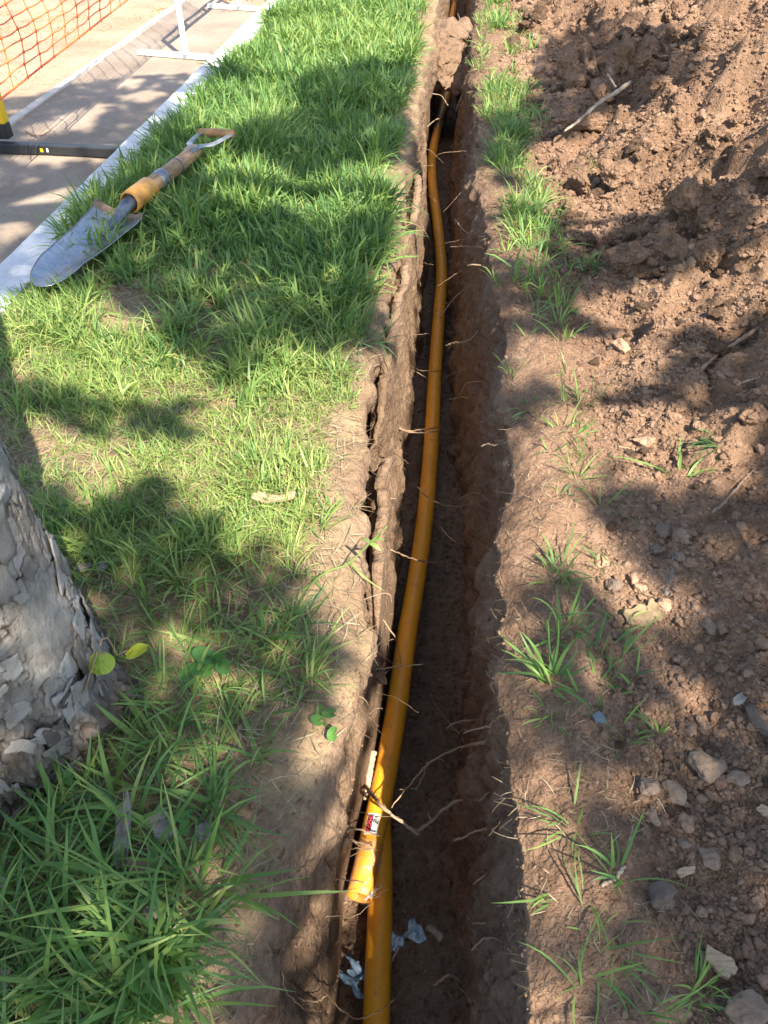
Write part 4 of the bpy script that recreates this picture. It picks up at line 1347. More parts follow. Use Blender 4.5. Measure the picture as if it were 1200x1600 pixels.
K(870, 232, 34, 30, 'sunlit crumbly clod at the foot of the hollow, left one of two', seed=42, flat=0.9, group=KG)
K(875, 262, 44, 30, 'sunlit crumbly clod just below its twin at the heap foot', seed=43, flat=0.9, group=KG)
K(884, 335, 44, 34, 'rounded brown clod above the long arching blades', seed=44, flat=0.9, group=KG)
K(960, 285, 60, 54, 'bulky brown clod right of the pale wilted stalks', seed=45, flat=0.9, group=KG)
K(905, 290, 46, 60, 'crumbling clod with dry stalks hanging down its side', seed=46, flat=1.0, group=KG)
K(1052, 30, 40, 34, 'hard dark clod near the top of the heap', seed=47, flat=1.0, group=KG)
K(842, 28, 36, 26, 'dark rounded clod at the top left of the heap, beside the bank grass', seed=48, flat=0.9, group=KG)
K(1048, 68, 44, 36, 'brown clod under the hard dark clod near the heap top', seed=49, flat=0.9, group=KG)
K(1098, 55, 52, 36, 'broad sunlit clod right of the hard dark clod', seed=50, flat=0.8, group=KG)
K(975, 110, 34, 52, 'upright dark clod in the hollow, the left of two leaning together', seed=51, flat=2.0, rot=0.25, group=KG, facets=9, lift=0.5)
K(1000, 100, 26, 46, 'narrow dark clod in the hollow, the right of two leaning together', seed=52, flat=2.2, rot=0.2, group=KG, facets=9, lift=0.5)
K(917, 120, 32, 44, 'dark upright clod standing alone in the hollow', seed=53, flat=1.8, group=KG, lift=0.5)
K(890, 140, 64, 50, 'big dark shaggy clod overhanging the left side of the hollow', seed=54, flat=1.2, group=KG, lift=0.5)
K(935, 155, 50, 40, 'dark clod on the floor of the hollow under the dead stick', seed=55, flat=0.8, group=KG)
K(905, 195, 90, 34, 'wide low dark clod along the lower lip of the hollow', seed=56, flat=0.7, group=KG)
K(1030, 130, 40, 26, 'sunlit lump right above the stick end on the heap', seed=57, flat=0.8, group=KG)
K(860, 390, 30, 16, 'flat brown slab lying on the bank grass', seed=58, flat=0.5, group=KG)
K(1180, 650, 60, 34, 'dry sod lump with hanging roots at the right border', seed=59, flat=0.9, group=KG)
K(1060, 615, 40, 26, 'brown clod in half shade in the middle of the spoil', seed=60, flat=0.8, group=KG)
K(1060, 640, 30, 22, 'dark split clod below the half-shaded brown clod', seed=61, flat=0.9, group=KG)
K(975, 735, 36, 26, 'brown lump in the shadow left of the bright grass bunch', seed=62, flat=0.8, group=KG)
K(590, 1045, 30, 40, 'pale wedge of soil jutting from the left trench lip', seed=63, flat=1.0, group=None, lift=-0.3, rot=0.5)

# the many middling clods: individuals sharing meshes
n = 190
P = on_grid(bankP, n, lambda P: w_heap(P) * (0.2 + sstep(0.8, 3.0, P[..., 1])))
_, _, dd = project(P)
for k in range(n):
    me = CLODS[k % len(CLODS)]
    o = link('soil_clod', me)
    big = 0.008 + 0.013 * RNG.random() ** 2.2
    big *= 0.25 + 0.62 * dd[k]
    s = big / CLODR[k % len(CLODS)]
    o.scale = (s * RNG.uniform(0.8, 1.25), s * RNG.uniform(0.8, 1.25), s * RNG.uniform(0.6, 0.95))
    o.rotation_euler = (RNG.normal(0, 0.4), RNG.normal(0, 0.4), RNG.uniform(0, 6.28))
    o.location = P[k] + np.array([0, 0, big * 0.25])
    tag(o, 'nondescript brown soil clod among the loose crumbs of the dug-out spoil', 'clod', 'loose soil clods on the spoil')

# ------------------------------------------------------------------ pipes
PR = 0.0266
def pipe_path(pts):
    """pixel centre line with a height each -> world points"""
    return np.array([G(x, y, z) for x, y, z in pts])
def hollow_pipe(name, C, R, mat, parent, off, k=32, wall=0.0035, open_start=True, inner_len=14):
    T, N, B = frames(C)
    a = np.linspace(0, 2 * np.pi, k, endpoint=False)
    def ring(i, r, push=0.0):
        return C[i] + push * T[i] + r * (np.cos(a)[:, None] * N[i] + np.sin(a)[:, None] * B[i])
    rings = []
    if open_start:
        for i in range(inner_len, -1, -1): rings.append(ring(i, R - wall))
        rings.append(ring(0, R - wall * 0.6, -0.0008)); rings.append(ring(0, R - wall * 0.2, -0.0006))
    ni = len(rings)
    for i in range(len(C)): rings.append(ring(i, R))
    V = np.concatenate(rings) - np.array(off)
    m = len(rings)
    i = np.arange(m - 1)[:, None] * k; j = np.arange(k)[None, :]; j2 = (j + 1) % k
    F = np.stack([i + j, i + j2, i + k + j2, i + k + j], -1).reshape(-1, 4)[:, ::-1]
    me = make_mesh(name, V, F, True)
    o = link(name, me, mat, parent)
    if open_start:
        me.materials.append(M['pipe_inner'])
        mi = np.zeros(len(F), np.int32); mi[:ni * k - k] = 1
        me.polygons.foreach_set('material_index', mi)
    return o
zU = -0.595
up_px = [(561, 1402, -0.586), (572, 1352, -0.587), (582, 1305, -0.588), (600, 1222, -0.590), (620, 1105, -0.594), (637, 985, -0.60), (652, 895, -0.605), (665, 800, -0.61),
         (674, 690, -0.61), (680, 575, -0.61), (686, 490, -0.61), (690, 425, -0.61), (684, 352, -0.61), (676, 290, -0.61), (676, 240, -0.61), (687, 188, -0.61)]
upw = list(pipe_path(up_px))
far1 = upw[-1] + np.array([0.13, 1.0, 0.0]); 
upw += [far1, G(704, 45, -0.60), G(711, 0, -0.60), G(716, -25, -0.60)]
C_up = catmull(upw, 320)
root = empty('yellow_pipe', C_up[0] - [0, 0, PR], 'long orange-yellow plastic pipe snaking along the trench floor, with open end and label', 'pipe', 'yellow pipes in the trench')
hollow_pipe('pipe_tube', C_up, PR, M['pipe'], root, root.location)
# label stuck on the tube, with its printing
def arc_patch(i0, i1, a0, a1, lift, name, mat, parent, corner=0.0, n=10, s0=None):
    """patch on the tube between two stations along the pipe and two angles about it"""
    T, N, B = frames(C_up)
    V = []
    S = np.linspace(i0, i1, n); A = np.linspace(a0, a1, n)
    for s in S:
        i = int(s); f = s - i
        c = C_up[i] * (1 - f) + C_up[i + 1] * f
        nn = N[i] * (1 - f) + N[i + 1] * f; bb = B[i] * (1 - f) + B[i + 1] * f
        for a in A:
            V.append(c + (PR + lift) * (math.cos(a) * nn + math.sin(a) * bb))
    me = make_mesh(name, np.array(V) - np.array(root.location), grid_faces(n, n), True)
    return link(name, me, mat, parent)
def station(px, py):
    u, v, _ = project(C_up)
    return int(np.argmin((u - px) ** 2 + (v - py) ** 2))
T_, N_, B_ = frames(C_up)
def side_angle(i, want):   # angle whose point appears shifted 'want' tube radii to the right in the picture
    best = None
    for a in np.linspace(-math.pi, math.pi, 361):
        p = C_up[i] + PR * (math.cos(a) * N_[i] + math.sin(a) * B_[i])
        nrm = math.cos(a) * N_[i] + math.sin(a) * B_[i]
        if nrm @ (np.array([0, 0, HCAM]) - p) < 0: continue
        u, v, d = project(p); u0, v0, d0 = project(C_up[i])
        e = abs((u - u0) / (PR * FPX / d0) - want)
        if best is None or e < best[0]: best = (e, a)
    return best[1]
# finer stations: the label sits between rows 1281 and 1312 of the photograph
def fstation(py):
    u, v, _ = project(C_up[:60])
    return float(np.interp(-py, -v, np.arange(60)))
sA, sB = fstation(1313), fstation(1280)
im = int((sA + sB) / 2)
aL, aM, aR = side_angle(im, -0.62), side_angle(im, -0.02), side_angle(im, 0.36)
aM2 = side_angle(im, 0.0)
lab = arc_patch(sA, sB, aL, aR, 0.0005, 'pipe_label', M['sticker_white'], root)
def S_(f): return sA + (sB - sA) * f
def A_(f): return aL + (aR - aL) * f
arc_patch(S_(0.07), S_(0.93), A_(0.07), A_(0.52), 0.0010, 'label_panel', M['sticker_dark'], lab)
def glyph(strokes, s0, s1, a0, a1, mat, name, lift=0.0015, w=0.16):
    """letters drawn as thin strokes on the label"""
    mb = MB()
    for (x0, y0, x1, y1) in strokes:
        pts = []
        for t in np.linspace(0, 1, 6):
            x, y = x0 + (x1 - x0) * t, y0 + (y1 - y0) * t
            s = s0 + (s1 - s0) * x; a = a0 + (a1 - a0) * y
            i = int(s); f = s - i
            c = C_up[i] * (1 - f) + C_up[i + 1] * f
            pts.append(c + (PR + lift) * (math.cos(a) * N_[i] + math.sin(a) * B_[i]))
        add_tube(mb, np.array(pts), 0.0010 * w / 0.16, 5, True, None)
    return mb.build(name, mat, lab, True, root.location)
N_st = [(0, 0, 0, 1), (0, 1, 1, 0), (1, 0, 1, 1)]
def put_letters(letters, s0, s1, a0, a1, mat, name):
    n = len(letters); allst = []
    for k, L in enumerate(letters):
        for (x0, y0, x1, y1) in L:
            allst.append(((k + 0.1 + 0.75 * x0) / n, y0, (k + 0.1 + 0.75 * x1) / n, y1))
    return glyph(allst, s0, s1, a0, a1, mat, name)
Ast = [(0, 1, .5, 0), (.5, 0, 1, 1), (.2, .6, .8, .6)]; Vst = [(0, 0, .5, 1), (.5, 1, 1, 0)]; Sst = [(1, 0, 0, 0), (0, 0, 0, .5), (0, .5, 1, .5), (1, .5, 1, 1), (1, 1, 0, 1)]
Mst = [(0, 1, 0, 0), (0, 0, .5, .6), (.5, .6, 1, 0), (1, 0, 1, 1)]; Est = [(0, 0, 0, 1), (0, 0, 1, 0), (0, .5, .8, .5), (0, 1, 1, 1)]
put_letters([Sst, Est, Sst, Mst, Sst], S_(0.12), S_(0.90), A_(0.44), A_(0.16), M['sticker_red'], 'label_lettering')
put_letters([Sst, Vst], S_(0.52), S_(0.92), A_(0.92), A_(0.62), M['sticker_black'], 'label_lettering')

# crumpled clear wrapping round the pipe end
def wrap():
    n, k = 46, 40
    T, N, B = frames(C_up)
    iend = fstation(1318)
    V = []
    for r in range(n):
        s = iend * r / (n - 1)
        i = int(s); f = s - i
        c = C_up[i] * (1 - f) + C_up[i + 1] * f
        for j in range(k):
            a = aL - 0.9 + (aR - aL) / abs(aR - aL) * 0 + 4.1 * j / (k - 1) * np.sign(aR - aL) + 0.5 * np.sign(aR - aL)
            cr_ = 0.0012 + 0.0018 * abs(vnoise(s * 0.9, a * 3.2, None, 5)) + 0.0018 * abs(vnoise(s * 2.4, a * 8, None, 6))
            edge = max(0, (j / (k - 1) - 0.75) / 0.25)
            cr_ += 0.005 * edge * (0.5 + 0.5 * float(vnoise(s * 1.1, 3.0, None, 8)))
            V.append(c + (PR + cr_) * (math.cos(a) * N[i] + math.sin(a) * B[i]) - np.array(root.location) - T[i] * 0.001)
    me = make_mesh('clear_wrap', np.array(V), grid_faces(n, k), True)
    link('clear_wrap', me, M['film'], root)
    # twisted end of the wrap at the lip of the pipe
    mb = MB()
    a = side_angle(0, 0.75)
    p0 = C_up[0] + (PR + 0.003) * (math.cos(a) * N[0] + math.sin(a) * B[0])
    rr = np.random.default_rng(4)
    for q in range(7):
        d = np.array([rr.uniform(0.008, 0.05), rr.uniform(-0.012, 0.03), rr.uniform(-0.006, 0.02)])
        pts = catmull([p0 - d * 0.3 + rr.normal(0, 0.003, 3), p0 + d * 0.35 + rr.normal(0, 0.005, 3), p0 + d * 0.8], 10)
        add_tube(mb, pts, 0.0028 * np.linspace(1.4, 0.5, 10) * (1 + 0.4 * rr.normal(size=10)).clip(0.5, 1.6), 6, True, (1, 0.4))
    mb.build('wrap_end', M['film'], root, True, root.location)
wrap()

lo_px = [(588, 1680, -0.628), (588, 1600, -0.628), (591, 1500, -0.628), (594, 1420, -0.634), (594, 1340, -0.642), (593, 1290, -0.648), (599, 1220, -0.652), (617, 1120, -0.655), (636, 985, -0.66), (646, 940, -0.665)]
C_lo = catmull([G(x, y, z) for x, y, z in lo_px], 160)
C_lo[:, 2] -= 0.0
# earth sprinkled on the pipe
cr = Crumbs()
i_ = RNG.integers(0, 250, 420); a_ = RNG.normal(0, 0.55, 420)
P = C_up[i_] + (PR + 0.0003) * (np.cos(a_)[:, None] * N_[i_] + np.sin(a_)[:, None] * B_[i_]) + T_[i_] * RNG.uniform(-0.01, 0.01, 420)[:, None]
cr.add(P, 0.0005 + 0.0018 * RNG.random(420) ** 3, 0)
tag(cr.build('pipe_crumbs', M['crumb']), kind='stuff')
root2 = empty('yellow_pipe', C_lo[0] - [0, 0, PR], 'second orange-yellow pipe lying underneath, coming out below the open pipe end at the bottom', 'pipe', 'yellow pipes in the trench')
hollow_pipe('pipe_tube', C_lo, PR, M['pipe'], root2, root2.location, open_start=False)

# ------------------------------------------------------------------ spade lying on the lawn
def spade():
    tip = G(58, 451, 0.045); grip_c = G(341, 224, 0.085)
    ax = grip_c - tip
    Ltot = np.linalg.norm(ax); ax = ax / Ltot
    side = np.cross(ax, [0, 0, 1.0]); side /= np.linalg.norm(side)     # to the right when looking from tip to grip
    upv = np.cross(side, ax)
    roll = -0.12
    s2 = side * math.cos(roll) + upv * math.sin(roll); u2 = upv * math.cos(roll) - side * math.sin(roll)
    root = bpy.data.objects.new('trenching_spade', None); COL.objects.link(root)
    root.matrix_world = Matrix(((s2[0], ax[0], u2[0], tip[0]), (s2[1], ax[1], u2[1], tip[1]), (s2[2], ax[2], u2[2], tip[2]), (0, 0, 0, 1)))
    tag(root, 'long-bladed trenching spade with worn wooden handle lying on the grass beside the kerb', 'spade')
    def sta(px, py, z=0.08): return float((G(px, py, z) - tip) @ ax)
    lb = sta(222, 345, 0.07)                     # blade length
    w_top = 0.086
    n, k = 60, 26
    V = []
    for i in range(n):
        t = i / (n - 1)
        y = lb * t
        w = w_top * (0.66 + 0.34 * t) * (1 - (1 - min(1, t / 0.30)) ** 2.6) ** 0.5 + 0.0005
        for j in range(k):
            s = -1 + 2 * j / (k - 1)
            x = w * s
            dish = 0.030 * (s * s) * min(1, t / 0.3)
            z = dish + 0.022 * (t - 0.5) ** 2 * 4 * 0.6 - 0.004
            shoulder = max(0, (t - 0.90) / 0.10)
            z += 0.004 * math.exp(-(s / 0.16) ** 2) * sstep(0.55, 0.95, t) * 2.2
            z += 0.0015 * float(vnoise(x * 40, y * 25, None, 3))
            # shoulders sag towards the outer edges
            yy = y - 0.016 * abs(s) ** 1.2 * shoulder
            V.append((x, yy, z))
    top = np.array(V); bot = top - [0, 0, 0.0026]
    F = grid_faces(n, k)
    ntop = len(top)
    edge = [i * k for i in range(n)] + [(n - 1) * k + j for j in range(1, k)] + [i * k + k - 1 for i in range(n - 2, -1, -1)] + [j for j in range(k - 2, 0, -1)]
    e = np.array(edge); e2 = np.roll(e, -1)
    rim = np.stack([e, e2, e2 + ntop, e + ntop], -1)
    me = make_mesh('blade', np.vstack([top, bot]), [F, F[:, ::-1] + ntop, rim], True)
    bl = link('blade', me, M['blade'], root)
    # rolled foot treads at the shoulders
    M['tread'] = plain('tread_rust', (0.11, 0.07, 0.045), (0.24, 0.165, 0.115), 40, 0.85, 0.002, 90)
    for sgn in (-1, 1):
        mb = MB()
        xs = np.linspace(0.020, w_top * 1.02, 14)
        Vt = []
        for x in xs:
            s = x / w_top
            y0 = lb - 0.016 * s ** 1.2 - 0.002
            z0 = 0.030 * s * s + 0.006
            for (dy, dz) in ((-0.004, -0.001), (0.0, 0.005), (0.008, 0.012), (0.020, 0.014), (0.030, 0.010), (0.031, 0.007), (0.021, 0.011), (0.010, 0.008), (0.003, 0.001), (-0.003, -0.004)):
                Vt.append((sgn * x, y0 + dy, z0 + dz))
        c = 10
        Ft = []
        for i in range(13):
            for j in range(c):
                Ft.append((i * c + j, i * c + (j + 1) % c, (i + 1) * c + (j + 1) % c, (i + 1) * c + j))
        capf = [(0, j, j + 1) for j in range(1, c - 1)] + [(13 * c, 13 * c + j + 1, 13 * c + j) for j in range(1, c - 1)]
        me = make_mesh('foot_tread', np.array(Vt), [np.array(Ft), np.array(capf)], True)
        link('foot_tread', me, M['tread'], root)
    # socket: ridge on the blade rising into the dark steel neck
    s1 = sta(238, 326, 0.09); s_c1 = sta(266, 297, 0.10); s_h = sta(317, 245, 0.10)
    P = catmull([(0, lb - 0.12, 0.006), (0, lb - 0.03, 0.014), (0, lb * 0.6 + s1 * 0.4, 0.028), (0, s1 - 0.02, 0.034), (0, s1 + 0.02, 0.036)], 30)
    R = np.interp(np.linspace(0, 1, 30), [0, 0.35, 0.6, 1], [0.004, 0.015, 0.021, 0.0235])
    mb = MB(); add_tube(mb, P, R, 20, True, (0.85, 1.0)); mb.build('neck', M['dark_steel'], root)
    zc = 0.036
    # yellow collar cut from a pipe
    Pc = np.array([(0, s1, zc), (0, s1 + 0.003, zc), (0, (s1 + s_c1) / 2, zc), (0, s_c1 - 0.003, zc), (0, s_c1, zc)])
    mb = MB()
    ro, ri = 0.0345, 0.029
    a = np.linspace(0, 2 * np.pi, 36, endpoint=False)
    prof = [(s1 + 0.06, ri), (s1, ri), (s1 - 0.0005, ri + 0.001), (s1 + 0.001, ro), (s1 + 0.03, ro + 0.0008), (s_c1 - 0.004, ro), (s_c1, ro - 0.003), (s_c1, ri), (s_c1 - 0.04, ri)]
    V = np.array([[r * math.cos(t), y + 0.004 * math.sin(t) * (1 if y < s1 + 0.01 else -1), zc + r * math.sin(t)] for y, r in prof for t in a])
    kk = 36; i = np.arange(len(prof) - 1)[:, None] * kk; j = np.arange(kk)[None, :]; j2 = (j + 1) % kk
    me = make_mesh('collar', V, np.stack([i + j, i + j2, i + kk + j2, i + kk + j], -1).reshape(-1, 4)[:, ::-1], True)
    link('collar', me, M['collar'], root)
    # wooden handle
    yh = np.linspace(s1 + 0.015, s_h + 0.02, 40)
    rh = np.interp(yh, [s1, s_c1, s_c1 + 0.05, s_h, s_h + 0.02], [0.024, 0.026, 0.0265, 0.0235, 0.021])
    P = np.stack([0.002 * np.sin(yh * 9), yh, zc + 0.0 * yh], -1)
    mb = MB(); add_tube(mb, P, rh * (1 + 0.03 * fbm(yh * 20, yh * 0, None, 2, 9)), 24); hd = mb.build('handle', M['handle_wood'], root)
    # worn band and wire on the handle
    for y0, y1, mat, dr, nm in ((s_c1 + 0.045, s_c1 + 0.085, M['grey_steel'], 0.0012, 'handle_band'), (s_c1 + 0.175, s_c1 + 0.180, M['dark_steel'], 0.0022, 'handle_wire')):
        yb = np.linspace(y0, y1, 6)
        mb = MB(); add_tube(mb, np.stack([0.002 * np.sin(yb * 9), yb + 0.0, zc + 0 * yb], -1), np.interp(yb, yh, rh) * 1.04 + dr, 24); mb.build(nm, mat, hd)
    # forked steel straps and cross grip
    yg = sta(342, 219, 0.10)
    for sgn in (-1, 1):
        wdt = 0.062
        P = catmull([(sgn * 0.010, s_h - 0.06, zc + 0.018), (sgn * 0.016, s_h + 0.01, zc + 0.016), (sgn * 0.045, s_h + 0.05, zc + 0.010), (sgn * wdt, yg - 0.03, zc + 0.006), (sgn * wdt, yg + 0.012, zc + 0.004)], 24)
        P[:, 2] += 0.18 * P[:, 0]
        mb = MB(); add_tube(mb, P, np.interp(np.linspace(0, 1, 24), [0, 0.2, 0.6, 1], [0.008, 0.014, 0.011, 0.010]), 10, True, (0.35, 1.0)); mb.build('grip_strap', M['grey_steel'], root)
    xg = np.linspace(-0.072, 0.072, 26)
    P = np.stack([xg, yg + 0 * xg, zc + 0.004 + 0.18 * xg], -1)
    mb = MB(); add_tube(mb, P, 0.0125 + 0.0035 * np.cos(xg / 0.072 * 1.2), 18); mb.build('grip', M['grip_wood'], root)
    return root
spade()

# ------------------------------------------------------------------ barriers and safety net
FD = np.array([0.104, 1.0, 0.0]); FD /= np.linalg.norm(FD)          # along the path
FN = np.array([FD[1], -FD[0], 0.0])                                    # across the path, towards the lawn
UPV = np.array([0, 0, 1.0])
def black_barrier():
    z0 = PATH_Z + 0.004
    a = G(-60, 235, z0); b = G(190, 245, z0)
    d = b - a; d[2] = 0; L = np.linalg.norm(d); d /= L
    n = np.array([-d[1], d[0], 0])
    h = 0.019
    post = G(11, 230, z0)
    root = empty('barrier', post, 'black and yellow painted steel barrier post on a black foot beam beside the kerb', 'barrier', 'steel barriers on the path')
    mb = MB(); add_box(mb, (a + b) / 2 + UPV * h + n * 0.0, d, n, UPV, L / 2, 0.019, h, 0.004); 
    ft = mb.build('foot', M['black_paint'], root, False, root.location)
    for (px, w, m) in ((65, 0.006, 'yellow_paint'), (74, 0.004, 'white_mark')):
        q = on_plane(px, 235, (a + b) / 2 - n * 0.0195, n)
        mb = MB(); add_box(mb, q, d, n, UPV, w, 0.0012, 0.007, 0.001); mb.build('paint_mark', M[m], ft, False, root.location)
    pc = post + n * 0.002
    zs = z0 + 2 * h
    zy = 0.125 + z0
    p1 = on_plane(12, 192, pc, n)
    zy = p1[2]
    mb = MB(); add_box(mb, pc * [1, 1, 0] + UPV * (zs + zy) / 2, d, n, UPV, 0.033, 0.024, (zy - zs) / 2, 0.004); mb.build('post_base', M['black_paint'], root, False, root.location)
    mb = MB(); add_box(mb, pc * [1, 1, 0] + UPV * (zy + 0.62) / 2, d, n, UPV, 0.033, 0.024, (0.62 - zy) / 2, 0.004); mb.build('post', M['yellow_paint'], root, False, root.location)
    mb = MB(); add_box(mb, (pc - d * 0.033 + FD * -0.65) * [1, 1, 0] + UPV * 0.55, FD, FN, UPV, 0.6, 0.018, 0.02, 0.003); mb.build('rail', M['yellow_paint'], root, False, root.location)
black_barrier()

def white_barrier():
    z0 = PATH_Z + 0.004
    base = G(289, 77, z0 + 0.05); base[2] = z0
    root = empty('barrier', base, 'white painted steel barrier standing on two flat feet across the path', 'barrier', 'steel barriers on the path')
    a = G(215, 79, z0 + 0.02); b = G(330, 88, z0 + 0.02)
    a[2] = b[2] = z0
    d = b - a; L = np.linalg.norm(d); d /= L; n = np.array([-d[1], d[0], 0])
    gap = 1.23
    hp = 0.60
    for k in (0, 1):
        o = FD * gap * k
        mid = (a + b) / 2 + o
        if k == 1: mid = mid + d * 0.05
        mb = MB(); add_box(mb, mid + UPV * 0.013, d, n, UPV, L / 2 * (1.0 if k == 0 else 0.9), 0.017, 0.013, 0.004); mb.build('foot', M['white_paint'], root, False, root.location)
        q = base + o
        mb = MB(); add_box(mb, q + UPV * (0.0262 + hp) / 2, d, n, UPV, 0.012, 0.012, (hp - 0.0262) / 2, 0.003); mb.build('post', M['white_paint'], root, False, root.location)
    for z, nm in ((0.44, 'rail'), (hp - 0.02, 'rail')):
        mb = MB(); add_box(mb, base * [1, 1, 0] + FD * gap / 2 + UPV * z, FD, FN, UPV, gap / 2 - 0.0125, 0.010, 0.014, 0.003); mb.build(nm, M['white_paint'], root, False, root.location)
    for f in (0.35, 0.7):
        mb = MB(); add_box(mb, base * [1, 1, 0] + FD * gap * f + UPV * 0.51, FD, FN, UPV, 0.013, 0.012, 0.0525, 0.002); mb.build('strut', M['white_paint'], root, False, root.location)
    return base
wb = white_barrier()

def net():
    p0 = np.array([wb[0], wb[1], 0]) - FN * 0.03
    E1 = on_plane(7, 152, p0, FN); E2 = on_plane(200, 1, p0, FN)
    def sy(P): return float((P - p0) @ FD)
    s1, s2 = sy(E1), sy(E2)
    slope = (E2[2] - E1[2]) / (s2 - s1)
    k1 = on_plane(22, 136, p0, FN); k2 = on_plane(44, 117, p0, FN); k3 = on_plane(143, 38, p0, FN); k4 = on_plane(158, 26, p0, FN)
    cell = (sy(k3) - sy(k1)) / 6.0
    sa, sb = s1 - 1.2, s2 + 1.6
    ns = int((sb - sa) / cell)
    ph = sy(k1) % cell
    mb = MB()
    rows_, cellz = 17, 0.040
    def pt(i, j):
        s = sa + (i) * cell
        s = math.floor(sa / cell) * cell + ph + i * cell
        z = E1[2] + slope * (min(s, s2 + 0.3) - s1) + j * cellz
        sag = 0.010 * float(vnoise(s * 1.3, j * 0.4, None, 77)) + 0.03 * math.sin(s * 2.3 + j * 0.2) * 0.3
        w = 0.018 * float(vnoise(s * 0.9, j * 0.3, None, 78))
        return p0 * [1, 1, 0] + FD * (s + 0.006 * float(vnoise(i * 1.7, j * 1.9, None, 79))) + FN * w + UPV * (z + sag * (0.3 if j == 0 else 1))
    G_ = [[pt(i, j) for j in range(rows_)] for i in range(ns)]
    def strand(a, b, r, dip):
        m = (a + b) / 2 - UPV * dip
        add_tube(mb, catmull([a, m, b], 5), r, 5, False)
    rr = np.random.default_rng(3)
    for i in range(ns):
        for j in range(rows_):
            r = 0.0023 if j else 0.0036
            if i + 1 < ns: strand(G_[i][j], G_[i + 1][j], r, rr.uniform(-0.003, 0.007) if j else 0.001)
            if j + 1 < rows_: strand(G_[i][j], G_[i][j + 1], 0.0018, 0)
            # moulded knot where strands cross
            c = G_[i][j]
            V, F = icosphere(1)
            base = mb.n
            mb.v.append(c + V * [0.0045, 0.006, 0.007]); mb.t.append(F + base); mb.tone.append(np.full(len(V), 0.5)); mb.n += len(V)
    o = mb.build('safety_net', M['net'])
    tag(o, 'orange plastic safety net stretched along the path at the upper left', 'net')
net()

# scraps of the same net tied to the far foot of the white barrier
def net_scrap():
    c = G(392, 3, 0.03)
    mb = MB(); rr = np.random.default_rng(12)
    for k in range(5):
        p = c + np.array([rr.uniform(-0.20, 0.06), rr.uniform(-0.02, 0.02), rr.uniform(0.0, 0.012)])
        q = p + np.array([rr.uniform(-0.06, 0.06), rr.uniform(-0.03, 0.03), rr.uniform(-0.006, 0.01)])
        add_tube(mb, catmull([p, (p + q) / 2 + [0, 0, 0.012], q], 8), 0.004, 6)
    g = c + [0, 0, -0.01]
    o = mb.build('net_scrap', M['net'], None, True, g); o.location = g
    tag(o, 'torn bits of orange net caught on the far white barrier foot', 'net scrap')
net_scrap()

